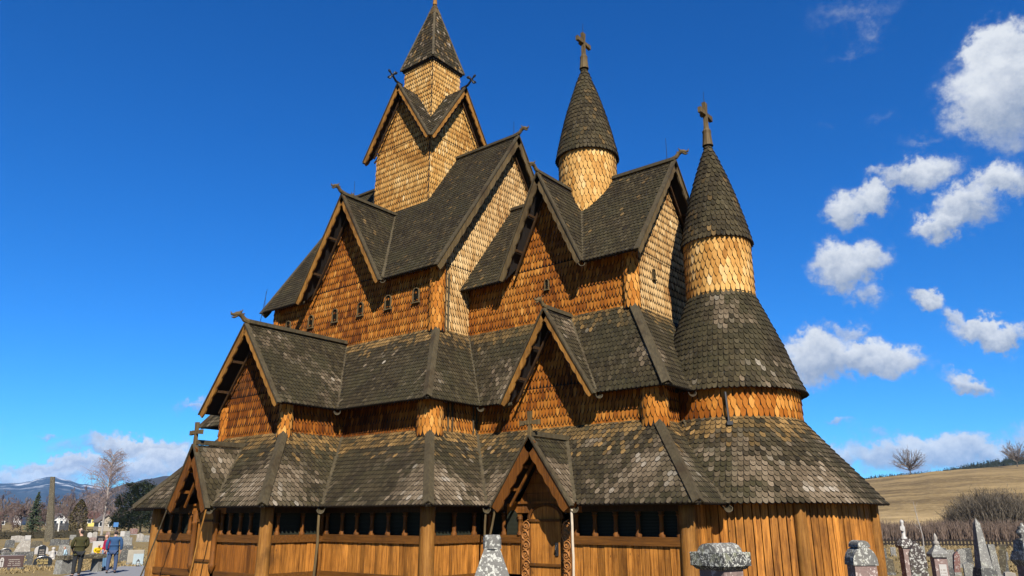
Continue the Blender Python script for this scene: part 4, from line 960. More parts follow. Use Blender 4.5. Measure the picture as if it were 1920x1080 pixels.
# ---- trees
M['bark'] = plain_mat('grey_bark', (.13, .11, .09), .9, .4, 8)
M['birch'] = plain_mat('birch_bark', (.34, .31, .28), .8, .5, 3)
M['twig'] = plain_mat('brown_twigs', (.14, .095, .080), .9, .3, 4)
M['greytwig'] = plain_mat('grey_twigs', (.19, .155, .13), .9, .3, 4)
M['needle'] = plain_mat('spruce_needles', (.034, .052, .022), .9, .6, 1.5)
M['thuja'] = plain_mat('thuja_foliage', (.085, .068, .022), .9, .6, 1.5)
M['pine'] = plain_mat('pine_needles', (.045, .062, .024), .9, .6, 1.2)
def bare_tree(name, label, p, h, spread, rr, trunk_mat, twig_mat, group=None, levels=4, droop=0., r0=None, first=.22, up=.6, nb=(5, 7), fine=1., stems=1):
    t_ = thing(name, label, 'tree', p, rr.uniform(0, 6), group); tr = MB(); cr = MB(); r0 = r0 or h*.018
    def branch(q, d, L, r_, lv, mbx):
        n = 4; pts = [V(q)]; rad = [r_]; dd = V(d)
        for i in range(n):
            dd = (dd+V((rr.uniform(-1, 1), rr.uniform(-1, 1), rr.uniform(-.6, .8)))*.16+V((0, 0, -droop*(levels-lv)*.10 if lv < levels else 0))).normalized(); pts.append(pts[-1]+dd*L/n); rad.append(max(.006*fine, r_*(1-(i+1)/n*.72)))
        mbx.tube(pts, rad, 6 if lv == levels else (4 if lv == levels-1 else 3), 0, rr.random())
        if lv <= 1: return
        k = rr.randint(*nb)+(3 if lv == levels else 0)
        for j in range(k):
            f = first+(1-first)*((j+rr.random()*.8)/k) if lv == levels else .18+.82*(j+rr.random())/k
            i = min(n-1, int(f*n)); q2 = pts[i].lerp(pts[i+1], f*n-i); dm = (pts[i+1]-pts[i]).normalized()
            a = rr.uniform(0, 2*math.pi); o1 = dm.orthogonal().normalized(); o2 = dm.cross(o1); sp = rr.uniform(.55, 1.0)*spread
            nd = (dm*up+(o1*math.cos(a)+o2*math.sin(a))*sp).normalized(); rl = L*rr.uniform(.34, .58)*(1.05-.45*f if lv == levels else 1)
            branch(q2, nd, rl, max(.007*fine, rad[i]*.5), lv-1, cr)
    for s_ in range(stems):
        d0 = V((rr.uniform(-.05, .05)+(s_*.18 if stems > 1 else 0), rr.uniform(-.04, .04), 1)); branch((0, 0, -.1), d0, h*.97, r0*(1 if s_ == 0 else .7), levels, tr)
    tr.build('trunk', trunk_mat, t_, smooth=True); cr.build('crown', twig_mat, t_); return t_
def needle_tree(name, label, p, h, r_, rr, mat, kind='spruce', group=None):
    t_ = thing(name, label, 'tree', p, rr.uniform(0, 6), group); mb = MB(); mb.tube([(0, 0, -.1), (0, 0, h*.5), (0, 0, h*.97)], [h*.022, h*.015, h*.004], 7); mb.build('trunk', M['bark'], t_, smooth=True)
    mb = MB()
    def leaf(q, s_):
        a = rr.uniform(0, 6.28); e = rr.uniform(-.6, .6); d = V((math.cos(a)*math.cos(e), math.sin(a)*math.cos(e), math.sin(e))); o1 = d.orthogonal().normalized(); w_ = s_*.42
        mb.add([q-d*s_*.5, q+o1*w_*.5, q+d*s_*.5, q-o1*w_*.5], [[0, 1, 2, 3]], 0, 0, rr.random())
    if kind == 'spruce':
        for i in range(34):
            f = i/34; z = h*(.05+.93*f); rad = r_*(1-f)**.9
            for k in range(max(4, int(11*(1-f)+4))):
                a = rr.uniform(0, 6.28); L = rad*rr.uniform(.55, 1.1)
                for s_ in range(5): g_ = (s_+rr.random())/5; leaf(V((math.cos(a)*L*g_, math.sin(a)*L*g_, z-.28*L*g_+rr.uniform(-.1, .1))), h*.055)
    elif kind == 'thuja':
        for i in range(2600):
            f = rr.random()**1.2; z = h*f; rad = r_*(math.sin(math.pi*min(1, (f*.86+.14)))**.75)*(1.0 if f < .5 else 1.05); a = rr.uniform(0, 6.28); rad *= rr.uniform(.72, 1.02)*(1+.16*mnoise.noise(V((math.cos(a)*2, math.sin(a)*2, z*.9)))); leaf(V((math.cos(a)*rad, math.sin(a)*rad, z)), h*.05)
    else:
        for i in range(46):
            f = rr.uniform(.12, 1); z = h*f; rad = r_*rr.uniform(.25, 1)*(1.1-.55*f); a = rr.uniform(0, 6.28); c = V((math.cos(a)*rad, math.sin(a)*rad, z)); mbr = rr.uniform(.10, .19)*h*.8
            for k in range(60): leaf(c+V((rr.gauss(0, .5), rr.gauss(0, .5), rr.gauss(0, .32)))*mbr, h*.05)
    mb.build('crown', mat, t_); return t_
def tree_spec(x0, x1, yt, yb, d=None): p, w_, h, _ = spot(x0, x1, yt, yb, d); return p, w_/2, h
rr = random.Random(21)
p, r_, h = tree_spec(40, 84, 919, 1000, 126); r_ *= 1.25; needle_tree('spruce_tree', 'dark green spruce standing behind the low hedge', p, h, r_, rr, M['needle'])
p, r_, h = tree_spec(127, 163, 936, 1000, 116); needle_tree('thuja_tree', 'dense brown-green pointed evergreen beside the white gabled house', p, h, r_, rr, M['thuja'], 'thuja')
p, r_, h = tree_spec(168, 236, 838, 1000, 124); p = ground_at(199, 124); h *= .80
def birch(label, p, h, r_, rr):
    t_ = thing('birch_tree', label, 'tree', p); mb = MB(); mb.tube([(0, 0, -.1), (.1, 0, h*.3), (-.05, .05, h*.65), (.1, 0, h*.98)], [.17, .13, .08, .02], 7); mb.build('trunk', M['birch'], t_); mb = MB()
    for i in range(110):
        f = (i+rr.random())/110; z = h*(.2+.76*f); L = r_*(.35+.75*math.sin(math.pi*min(1, .12+.85*f)))*rr.uniform(.6, 1.1); a = rr.uniform(0, 6.28); d0 = V((math.cos(a), math.sin(a), rr.uniform(.7, 1.3))).normalized(); b0 = V((0, 0, z)); m_ = b0+d0*L*.6; e = m_+(d0+V((0, 0, -.55)))*L*.55
        mb.tube([b0, m_, e], [.045, .03, .012], 3)
        for k in range(13):
            g_ = rr.uniform(.25, 1); q = b0.lerp(m_, g_*2) if g_ < .5 else m_.lerp(e, g_*2-1); dd = V((rr.uniform(-1, 1), rr.uniform(-1, 1), rr.uniform(-.9, .8)))*L*.27; e1 = q+dd; e2 = e1+V((dd.x*.4, dd.y*.4, -L*.17)); mb.tube([q, e1, e2], [.015, .011, .006], 3)
    mb.build('crown', M['birchtwig'], t_); return t_
M['birchtwig'] = plain_mat('lilac_grey_birch_twigs', (.27, .205, .19), .9, .3, 4)
birch('tall leafless birch with white trunk, right of the evergreen', p+V((-.5, -.3, 0)), h*1.18, r_*1.55, random.Random(5))
PN = [(206, 232, 925), (226, 256, 908), (247, 280, 904), (262, 300, 915)]
PL = ['green pine just right of the white birch trunk', 'tallest dark pine in the group behind the gallery corner', 'bushy pine partly hidden by the low roof corner', 'rightmost pine, mostly behind the church']
for (x0, x1, yt), lb in zip(PN, PL):
    p, r_, h = tree_spec(x0, x1, yt, 1000, rr.uniform(134, 158)); needle_tree('pine_tree', lb, p, h, r_*1.1, rr, M['pine'], 'pine', 'pines behind the church corner')
BT = [(-8, 14, 936, 170, 'bare brown tree at the left edge, over the dark hedge'), (14, 34, 942, 190, 'small bare tree in front of the little white gable'), (78, 100, 936, 210, 'bare tree seen just left of the standing stone'), (112, 132, 928, 215, 'thin bare tree rising behind the white house'), (136, 160, 940, 230, 'low bare tree behind the pointed evergreen'), (168, 190, 925, 190, 'grey bare tree over the yellow house'), (30, 52, 950, 150, 'leafless shrubby tree left of the spruce'), (68, 84, 948, 145, 'leafless shrubby tree right of the spruce')]
for x0, x1, yt, d, lb in BT:
    p, r_, h = tree_spec(x0, x1, yt, 990, d); bare_tree('bare_tree', lb, p, h, .8, rr, M['bark'], M['twig'], 'bare trees behind the graveyard', levels=4, fine=3.6, nb=(7, 9), first=.12)
# far wood behind the houses, a mass of bare crowns and dark conifers
mb = MB()
for i in range(420):
    px = rr.uniform(-60, 420); d = rr.uniform(380, 620); q = ground_at(px, d); h = rr.uniform(8, 14)*(.8+.4*mnoise.noise(V((px*.02, 3, 1))))
    if rr.random() < .22: conifer(mb, q, h*1.05, h*.2, rr, 6, 6, 1, .3, 2.)
    else:
        for k in range(46):
            a = rr.uniform(0, 6.28); f = rr.uniform(.1, 1); R_ = h*.32*math.sin(math.pi*min(1, f*.8+.15))*rr.random()**.5; c = q+V((math.cos(a)*R_, math.sin(a)*R_, h*f)); s_ = V((rr.uniform(-.4, .4), rr.uniform(-.4, .4), 1))*h*.09; o1 = V((rr.uniform(-1, 1), rr.uniform(-1, 1), 0))*h*.022
            mb.add([c-s_, c+o1, c+s_*1.2, c-o1], [[0, 1, 2, 3]], 0, 0, rr.random())
tag(mb.build('woodland', [M['twig_haze'], M['conifer']]), kind='stuff')
# trees, bush and brush on the right-hand slope
def on_field(px, d): p = ground_at(px, d); p.z = field_z(d, px); return p
def round_tree(label, p, h, r_, rr, th):
    t_ = thing('bare_tree', label, 'tree', p); mb = MB(); mb.tube([(0, 0, -.3), (.1, 0, h*.16), (0, .1, h*.34)], [h*.026, h*.02, h*.014], 7); mb.build('trunk', M['bark'], t_); mb = MB(); c = V((0, 0, h*.58))
    for i in range(58):
        a = rr.uniform(0, 6.28); u = rr.uniform(-.55, 1); q = V((math.cos(a)*math.sqrt(max(0, 1-u*u))*r_, math.sin(a)*math.sqrt(max(0, 1-u*u))*r_, u*h*.42))*rr.uniform(.8, 1.04); b0 = V((0, 0, h*rr.uniform(.17, .36))); e = c+q; m_ = b0.lerp(e, .5)+V((0, 0, -h*.02))+V((rr.uniform(-1, 1), rr.uniform(-1, 1), 0))*r_*.08
        mb.tube([b0, m_, e], [th*1.9, th*1.2, th*.5], 3)
        for k in range(13):
            f = rr.uniform(.3, 1); b1 = b0.lerp(m_, f*2) if f < .5 else m_.lerp(e, f*2-1); dd = (e-b0).normalized()+V((rr.uniform(-1, 1), rr.uniform(-1, 1), rr.uniform(-.5, .9)))*.75; e1 = b1+dd*h*rr.uniform(.06, .14); mb.tube([b1, e1], [th*.6, th*.25], 3)
            for k2 in range(3): q1 = b1.lerp(e1, rr.uniform(.3, 1)); mb.tube([q1, q1+(dd+V((rr.uniform(-1, 1), rr.uniform(-1, 1), rr.uniform(-.6, .8))))*h*.04], [th*.35, th*.2], 3)
    mb.build('crown', M['greytwig'], t_)
p = on_field(1722, 270); h = at(1722, 842, 270).z-p.z; round_tree('round-headed leafless tree alone on the crest of the field', p, h, h*.62, random.Random(8), .05)
p = on_field(1930, 285); h = at(1930, 828, 285).z-p.z; round_tree('leafless tree cut by the right edge above the dark forest', p, h, h*.5, random.Random(9), .05)
def thicket(name, label, cat, p, w_, dp, h, n, rr, mat, rz, kind=None, lean=.4, dome=True):
    t_ = MB()
    for i in range(n):
        x, y = rr.uniform(-1, 1), rr.uniform(-1, 1)
        if dome and x*x+y*y > 1: continue
        top = h*(max(.12, 1-x*x-.35*y*y)**.55 if dome else 1)*rr.uniform(.35 if dome else .6, 1.05)*(1+.2*mnoise.noise(V((x*4, y*2, n)))); b0 = V((x*w_*.5*(.8 if dome else 1), y*dp*.5, -.1)); d = V((x*lean*h+rr.uniform(-.25, .25)*h*.6, rr.uniform(-.25, .25)*h*.5, top))
        m_ = b0+d*.5+V((rr.uniform(-.1, .1), rr.uniform(-.1, .1), .05))*h; e = b0+d; w0 = rr.uniform(.02, .05)*(h/3)**.5; s_ = V((w0, rr.uniform(-w0, w0), 0))
        t_.add([b0-s_, b0+s_, m_+s_*.7, m_-s_*.7, e], [[0, 1, 2, 3], [3, 2, 4]], 0, 0, rr.random())
        for k in range(5):
            f = rr.uniform(.35, 1); q = b0.lerp(m_, f*2) if f < .5 else m_.lerp(e, f*2-1); dd = V((rr.uniform(-1, 1), rr.uniform(-1, 1), rr.uniform(.2, 1.2)))*h*.13; t_.add([q-s_*.4, q+s_*.4, q+dd], [[0, 1, 2]], 0, 0, rr.random())
    o = t_.build(name, mat, loc=p); o.rotation_euler = (0, 0, rz); tag(o, label, cat, kind=kind); return o
M['bushtwig'] = plain_mat('dark_bush_twigs', (.105, .085, .060), .9, .4, 2)
M['redbrush'] = plain_mat('reddish_brush', (.15, .105, .078), .9, .35, 2)
p = on_field(1868, 101); z1 = at(1868, 905, 101).z; thicket('bare_bush', 'wide dark leafless bush on the slope below the field', 'bush', p, 9.2, 6, (z1-p.z)*.9, 4200, rr, M['bushtwig'], face_cam(p))
for k, (x0, x1, d, yt) in enumerate(((1630, 1760, 88, 976), (1750, 1930, 92, 974), (1480, 1650, 90, 980))):
    p, w_, h, rz = spot(x0, x1, yt, 1010, d); thicket('brush', None, None, p, w_*1.1, 7, h, 1700, rr, M['redbrush'], rz, 'stuff', .05, False)
mb = MB(); mb.tube([(0, 0, 0), (.05, 0, 1.2), (-.12, .03, 2.4), (-.18, 0, 3.1)], [.035, .03, .02, .008], 6)
for i in range(10): q = V((-.1, 0, 1.4+i*.15)); mb.tube([q, q+V((rr.uniform(-.4, .4), rr.uniform(-.3, .3), .3))], [.008, .004], 3)
p = ground_at(1726, 52); o = mb.build('birch_sapling', M['birch'], loc=p); o.rotation_euler = (0, 0, face_cam(p)); tag(o, 'thin white birch sapling between the two capped pillars', 'tree')

# ---- hedge, fences, houses
M['hedge'] = plain_mat('brown_green_hedge', (.050, .042, .022), .9, .6, 2)
def hedge(p0, p1, h, dp, label):
    p0, p1 = V(p0), V(p1); L = (p1-p0).length; mb = MB(); d = (p1-p0)/L; s_ = V((-d.y, d.x, 0)); mb.prism([s_*dp*.35, d*L+s_*dp*.35, d*L-s_*dp*.35, -s_*dp*.35], (0, 0, h*.8))
    for i in range(int(L*60)):
        q = d*rr.uniform(0, L)+s_*dp*rr.uniform(-.5, .5)+V((0, 0, rr.uniform(0, h))); a = V((rr.uniform(-1, 1), rr.uniform(-1, 1), rr.uniform(-1, 1)))*.16; o1 = a.orthogonal().normalized()*.05; mb.add([q-a, q+o1, q+a, q-o1], [[0, 1, 2, 3]])
    tag(mb.build('hedge', M['hedge'], loc=p0), label, 'hedge')
hedge(ground_at(-25, 107), ground_at(182, 112), .95, 1.2, 'long low clipped dark hedge closing the left graveyard')
M['darkboard'] = plain_mat('dark_fence_boards', (.035, .037, .042), .8, .3, 2)
p, w_, h, rz = spot(97, 128, 981, 995); t_ = thing('board_fence', 'dark grey board fence in front of the white gabled house', 'fence', p, rz)
mb = MB()
for i in range(24): mb.box((-w_/2+w_*(i+.5)/24, 0, 0), w_/24*.93, .04, h)
mb.build('boards', M['darkboard'], t_); mb = MB(); mb.beam((-w_/2, .05, h*.8), (w_/2, .05, h*.8), .06, .1); mb.build('rail', M['darkboard'], t_)
for k in (-1, 1): mb = MB(); mb.box((k*w_*.42, .08, 0), .12, .12, h*1.05); mb.build('fence_post', M['darkboard'], t_)
M['picket'] = plain_mat('dark_brown_pickets', (.018, .012, .009), .85, .4, 3)
a_, b_ = G(1560, 1022), G(1960, 1027); L = (b_-a_).length; h = at(1780, 1011, hd(G(1780, 1025))).z
t_ = thing('picket_fence', 'long dark brown picket fence at the back of the right graveyard', 'fence', a_, math.atan2(b_.y-a_.y, b_.x-a_.x))
mb = MB(); n = int(L/.24)
for i in range(n): mb.box((i*.24, 0, .04), .16, .03, h*rr.uniform(.93, 1.0), taper=.8)
mb.build('pickets', M['picket'], t_)
mb = MB(); mb.beam((0, .04, h*.3), (L, .04, h*.3), .05, .08); mb.beam((0, .04, h*.78), (L, .04, h*.78), .05, .08); mb.build('rail', M['picket'], t_)
for i in range(int(L/2.4)+1): mb = MB(); mb.box((i*2.4, .09, 0), .14, .12, h*1.08); mb.build('fence_post', M['picket'], t_)
M['white_wall'] = plain_mat('white_boards', (.72, .71, .68), .7, .1, 2); M['yellow_wall'] = plain_mat('yellow_boards', (.66, .52, .12), .7, .15, 2); M['beige_wall'] = plain_mat('beige_stone', (.36, .31, .24), .85, .3, 2)
M['grey_wall'] = plain_mat('grey_boards', (.22, .21, .20), .8, .2, 2); M['redroof'] = plain_mat('brown_red_tiles', (.115, .050, .038), .85, .3, 2); M['greyroof'] = plain_mat('grey_tiles', (.13, .105, .09), .85, .3, 2); M['pane'] = plain_mat('dark_glass', (.02, .025, .03), .15, .2, 2, .5)
def house(name, label, p, rz, w_, dp, hw, hr, wm, rm, wins, gable_front=True, door=None):
    t_ = thing(name, label, 'house', p, rz); mb = MB()
    if gable_front:
        mb.prism([(-w_/2, 0, 0), (w_/2, 0, 0), (w_/2, 0, hw), (0, 0, hr), (-w_/2, 0, hw)], (0, dp, 0)); mb.build('wall', wm, t_); mb = MB(); o_ = .35
        for s_ in (-1, 1):
            q = [V((0, -o_, hr+.05)), V((s_*(w_/2+o_), -o_, hw-(hr-hw)/(w_/2)*o_+.05)), V((s_*(w_/2+o_), dp+o_, hw-(hr-hw)/(w_/2)*o_+.05)), V((0, dp+o_, hr+.05))]; mb.prism(q if s_ < 0 else q[::-1], (0, 0, .16))
    else:
        mb.prism([(-w_/2, 0, 0), (-w_/2, dp, 0), (-w_/2, dp, hw), (-w_/2, dp/2, hr), (-w_/2, 0, hw)][::-1], (w_, 0, 0)); mb.build('wall', wm, t_); mb = MB(); o_ = .35
        for s_ in (-1, 1):
            e = dp/2+s_*(dp/2+o_); q = [V((-w_/2-o_, dp/2, hr+.05)), V((-w_/2-o_, e, hw-(hr-hw)/(dp/2)*o_+.05)), V((w_/2+o_, e, hw-(hr-hw)/(dp/2)*o_+.05)), V((w_/2+o_, dp/2, hr+.05))]; mb.prism(q if s_ < 0 else q[::-1], (0, 0, .16))
    r_ = mb.build('roof', rm, t_); mb = MB(); mb.box((w_*.15, dp*.5, hr-.5), .6, .6, 1.3); mb.build('chimney', M['redroof'], r_)
    for x, z, ww, hh in wins:
        mb = MB(); mb.box((x, -.05, z), ww+.24, .06, hh+.24); f_ = mb.build('window', M['white_wall'], t_); mb = MB(); mb.box((x, -.09, z+.12), ww, .03, hh); mb.build('pane', M['pane'], f_)
    return t_
p, w_, h, rz = spot(97, 126, 963, 982, 300); house('house', 'white gabled house behind the dark board fence', p, rz+.25, w_*.95, 9, h*.52, h*1.0, M['white_wall'], M['greyroof'], [(-1.6, .5, .9, 1.0), (.2, .5, .9, 1.0), (1.8, .5, .8, 1.0), (0, 2.4, 1.0, .8)])
p, w_, h, rz = spot(23, 38, 960, 978, 340); house('house', 'small white gable glimpsed among bare trees at far left', p, rz-.2, w_, 8, h*.7, h, M['white_wall'], M['greyroof'], [(-.6, 1.5, .8, .9), (.7, 1.5, .8, .9)])
p, w_, h, rz = spot(162, 184, 959, 983, 270); house('house', 'yellow house with brown-red roof beside the pointed evergreen', p, rz, w_*.9, 8, h*.55, h, M['yellow_wall'], M['redroof'], [(-1., .9, .8, 1.0), (.9, .9, .8, 1.0)], False)
p, w_, h, rz = spot(183, 215, 966, 992, 165); house('house', 'beige stone house with a grey roof behind the birch', p, rz+.15, w_*.9, 6, h*.62, h, M['beige_wall'], M['greyroof'], [(-.9, .8, .6, .7), (.7, .8, .6, .7)])
p, w_, h, rz = spot(-14, 3, 966, 985, 230); house('house', 'dark red house cut by the left edge of the photo', p, rz, w_*.9, 6, h*.6, h, M['redroof'], M['redroof'], [(1.0, .8, .6, .7)])
M['whitepaint'] = plain_mat('white_paint', (.70, .68, .62), .6, .15, 4); M['bluesign'] = plain_mat('blue_sign', (.05, .18, .42), .5, .1, 4)
mb = MB(); p = G(108, 1004); d_ = hd(p); top = at(112, 972, d_)-p; mb.tube([(0, 0, 0), top], [.10, .07], 7); mb.tube([top*.97, top*.97+V((.2, .1, -.5))], .02, 4)
tag(mb.build('white_post', M['whitepaint'], loc=p), 'leaning white post standing before the hedge', 'post')
p, w_, h, rz = spot(213, 220, 980, 1003, 92); t_ = thing('road_sign', 'small blue sign above the head of the man in blue', 'sign', p, rz); mb = MB(); mb.tube([(0, .03, 0), (0, .03, h)], .03, 6); mb.build('pole', M['grey_wall'], t_); mb = MB(); mb.box((0, -.02, h-.42), .45, .03, .45); mb.build('panel', M['bluesign'], t_)

# ---- short dry grass on the near lawns
M['straw'] = plain_mat('dry_grass_blades', (.29, .215, .10), .95, .45, 3)
def grass(name, spots, n, rr):
    mb = MB()
    for i in range(n):
        a, b_, d0, d1 = spots[i % len(spots)]; q = ground_at(rr.uniform(a, b_), rr.uniform(d0, d1)); h = rr.uniform(.03, .09)*(1+hd(q)/60)
        if mnoise.noise(V((q.x*.35, q.y*.35, 2))) < -.12: continue
        for k in range(3): s_ = V((rr.uniform(-1, 1), rr.uniform(-1, 1), 0))*.02*(1+hd(q)/40); t2 = q+V((rr.uniform(-.06, .06), rr.uniform(-.06, .06), h)); q = q+V((rr.uniform(-.08, .08), rr.uniform(-.08, .08), 0)); mb.add([q-s_, q+s_, t2], [[0, 1, 2]], 0, 0, rr.random())
    tag(mb.build(name, M['straw']), kind='stuff')
grass('grass', [(-40, 235, 39.6, 60), (200, 300, 43, 70), (1625, 1960, 26, 70), (1640, 1960, 40, 78)], 9000, random.Random(31))

# ---- gravestones
S_ = {}
S_['grey'] = stone_mat('grey_lichen_granite', (.21, .205, .19), (.38, .38, .34), .28, 18)
S_['darkgrey'] = stone_mat('dark_grey_stone', (.085, .085, .082), (.26, .26, .23), .25, 16)
S_['black'] = plain_mat('polished_black_granite', (.020, .021, .023), .25, .3, 9, .5)
S_['brown'] = plain_mat('polished_brown_granite', (.085, .050, .042), .3, .35, 12, .5)
S_['pale'] = stone_mat('pale_stone', (.34, .31, .27), (.46, .44, .39), .3, 10, (.32, .30, .22))
S_['white'] = plain_mat('white_marble', (.44, .42, .39), .5, .12, 6)
S_['pink'] = stone_mat('pink_granite', (.24, .165, .145), (.50, .42, .38), .2, 20, (.20, .15, .12))
S_['spotted'] = stone_mat('dark_stone_with_white_lichen', (.075, .060, .055), (.50, .49, .44), .7, 16, (.13, .13, .07))
S_['lichen'] = stone_mat('grey_stone_thick_lichen', (.17, .165, .15), (.46, .46, .41), .9, 20, (.25, .25, .13))
S_['blackwhite'] = stone_mat('black_stone_with_white_lichen', (.065, .065, .062), (.52, .52, .46), .95, 30, (.30, .31, .20))
S_['concrete'] = plain_mat('pale_concrete', (.33, .30, .24), .9, .25, 5)
S_['blue'] = plain_mat('pale_blue_stone', (.34, .42, .46), .5, .2, 5)
S_['red'] = stone_mat('reddish_stone', (.20, .10, .085), (.36, .32, .29), .3, 16)
S_['mossy'] = stone_mat('mossy_rough_stone', (.085, .070, .045), (.20, .18, .12), .4, 16, (.12, .115, .04))
M['gilt'] = plain_mat('gilt_lettering', (.62, .46, .16), .4, .2, 20)
M['palelet'] = plain_mat('pale_lettering', (.34, .30, .26), .6, .2, 20)
def slab_outline(w_, h, top, rr):
    if top == 'round': return [(-w_/2, 0)]+[(-math.cos(math.pi*i/12)*w_/2, h-w_*.35+math.sin(math.pi*i/12)*w_*.35) for i in range(13)]+[(w_/2, 0)]
    if top == 'peak': return [(-w_/2, 0), (-w_/2, h*.82), (-w_*.1, h), (w_*.12, h*.99), (w_/2, h*.80), (w_/2, 0)]
    if top == 'slant': return [(-w_/2, 0), (-w_*.34, h*.6), (-w_*.12, h*.97), (w_*.42, h), (w_/2, 0)]
    if top == 'rough': return [(-w_/2, 0), (-w_*.52, h*.5), (-w_*.45, h*.93), (-w_*.2, h*1.0), (w_*.15, h*.97), (w_*.46, h*.9), (w_*.52, h*.4), (w_/2, 0)]
    if top == 'low': return [(-w_/2, 0), (-w_/2, h*.86), (0, h), (w_/2, h*.86), (w_/2, 0)]
    return [(-w_/2, 0), (-w_/2, h), (w_/2, h), (w_/2, 0)]
def grave(x0, x1, yt, yb, top, mat, label, text=None, d=None, turn=0., lean=0., depth=.2, cross=False, group='headstones in the graveyard'):
    p, w_, h, rz = spot(x0, x1, yt, yb, d); t_ = thing('gravestone', label, 'gravestone', p, rz+turn, group); rq = random.Random(int(x0*7+yb)); dp = depth
    base = min(.16, h*.2); ol = slab_outline(w_, h-base*.7, top, rq); mb = MB()
    mb.prism([V((x+lean*z, -dp/2, z+base*.7)) for x, z in ol], (0, dp, 0)); s_ = mb.build('stone', S_[mat], t_)
    md = s_.modifiers.new('bevel', 'BEVEL'); md.width = min(.02, w_*.03); md.segments = 2; md.limit_method = 'ANGLE'
    mb = MB(); mb.box((0, 0, -.05), w_*1.12, dp*1.7, base*.75+.05, taper=.97); mb.build('plinth', S_['darkgrey' if mat in ('black', 'brown', 'darkgrey', 'mossy') else 'grey'], t_)
    if text:
        mb = MB(); y = -dp/2-.006; n = 4; x_0, x_1 = (-w_*.36, w_*.36) if not cross else (-w_*.12, w_*.42)
        for i in range(n):
            z = h*(.66-.13*i); x = x_0+rq.uniform(0, .08)*w_
            while x < x_1-rq.uniform(0, .15)*w_:
                ww = rq.uniform(.03, .06)*min(w_, 1.1); mb.box((x+ww/2, y, z), ww*.8, .006, h*.055); x += ww*(1 if rq.random() < .8 else 1.9)
        mb.build('inscription', M['gilt' if text == 'gilt' else 'palelet'], t_)
    if cross:
        mb = MB(); y = -dp/2-.008; mb.prism([(-w_*.40, y, h*.2), (-w_*.25, y, h*.2), (-w_*.25, y, h*.72), (-w_*.29, y, h*.85), (-w_*.36, y, h*.85), (-w_*.40, y, h*.72)], (0, .01, 0)); e = mb.build('cross_relief', S_['white'], t_)
        mb = MB(); mb.box((-w_*.325, y-.006, h*.26), w_*.018, .01, h*.5); mb.box((-w_*.325, y-.006, h*.56), w_*.09, .01, h*.05); mb.build('cross_line', S_['brown'], e)
    return t_
GR = [(-8, 42, 1041, 1068, 'flat', 'brown', 'wide polished brown gravestone with a white cross panel', 'pale', 1), (-2, 60, 1035, 1062, 'flat', 'darkgrey', 'long low dark grey stone behind the brown one', 'gilt', 0),
 (68, 83, 1022, 1052, 'round', 'black', 'tall narrow black round-topped headstone with a small white emblem', 'pale', 0), (61, 97, 1042, 1063, 'round', 'black', 'broad black rounded gravestone with gilt lettering', 'gilt', 0),
 (63, 89, 1023, 1042, 'round', 'white', 'white half-round headstone behind the narrow black one', None, 0), (105, 128, 1021, 1057, 'rough', 'grey', 'rough grey upright stone left of the man in green', None, 0),
 (25, 56, 1013, 1039, 'slant', 'pale', 'large pale slanting boulder headstone', None, 0), (19, 45, 1004, 1017, 'low', 'pale', 'low pale slab stone near the hedge', None, 0), (46, 57, 1004, 1013, 'flat', 'white', 'small white block stone between boulder and hedge', None, 0),
 (-3, 21, 1028, 1040, 'round', 'black', 'low black arched stone at the left edge', 'pale', 0), (8, 26, 1012, 1027, 'rough', 'darkgrey', 'dark mossy stone left of the pale boulder', None, 0), (93, 112, 1010, 1023, 'low', 'darkgrey', 'dark low stone right of the standing monolith', None, 0), (112, 129, 1012, 1025, 'flat', 'darkgrey', 'dark flat stone close behind the man in green', None, 0),
 (58, 78, 1014, 1027, 'rough', 'mossy', 'mossy boulder stone at the foot of the monolith', None, 0), (163, 172, 998, 1010, 'peak', 'white', 'small white peaked stone right of the cap', None, 0), (173, 182, 997, 1008, 'round', 'pale', 'small pale rounded stone before the yellow house', None, 0), (163, 180, 1007, 1018, 'low', 'pink', 'low pinkish stone between the two men', None, 0), (180, 195, 1005, 1019, 'flat', 'black', 'small black headstone left of the red jacket', 'pale', 0), (171, 197, 1015, 1040, 'flat', 'white', 'white-edged headstone behind the yellow child', None, 0),
 (225, 233, 996, 1007, 'flat', 'white', 'white block headstone right of the man in blue', None, 0), (233, 243, 996, 1008, 'flat', 'grey', 'grey block headstone next to the white block', None, 0), (243, 257, 991, 1003, 'flat', 'red', 'red-brown headstone farthest back at right', None, 0), (228, 247, 1008, 1022, 'flat', 'grey', 'greenish grey wide headstone level with the blue shoulder', None, 0), (255, 268, 1000, 1016, 'peak', 'pale', 'cream peaked headstone beside the corner post', None, 0), (223, 239, 1031, 1054, 'flat', 'darkgrey', 'dark square headstone left of the concrete frame', None, 0), (237, 268, 1031, 1059, 'flat', 'concrete', 'pale concrete grave surround near the church corner', None, 0), (227, 249, 1022, 1033, 'low', 'darkgrey', 'low dark stone behind the dark square one', None, 0), (212, 224, 1003, 1013, 'round', 'grey', 'small grey round stone by the blue shoulder', None, 0), (130, 142, 1003, 1012, 'flat', 'grey', 'small grey stone seen left of the cap', None, 0), (198, 206, 997, 1007, 'round', 'pink', 'pinkish round stone over the red jacket', None, 0), (268, 285, 1004, 1016, 'flat', 'grey', 'grey stone half behind the corner post', None, 0), (28, 44, 998, 1007, 'flat', 'grey', 'grey slab right against the hedge', None, 0)]
for i, (x0, x1, yt, yb, tp, mt_, lb, tx, cr_) in enumerate(GR): grave(x0, x1, yt, yb, tp, mt_, lb, tx, turn=rr.uniform(-.12, .12) if not cr_ else 0, depth=.2 if yb > 1030 else .3, cross=bool(cr_))
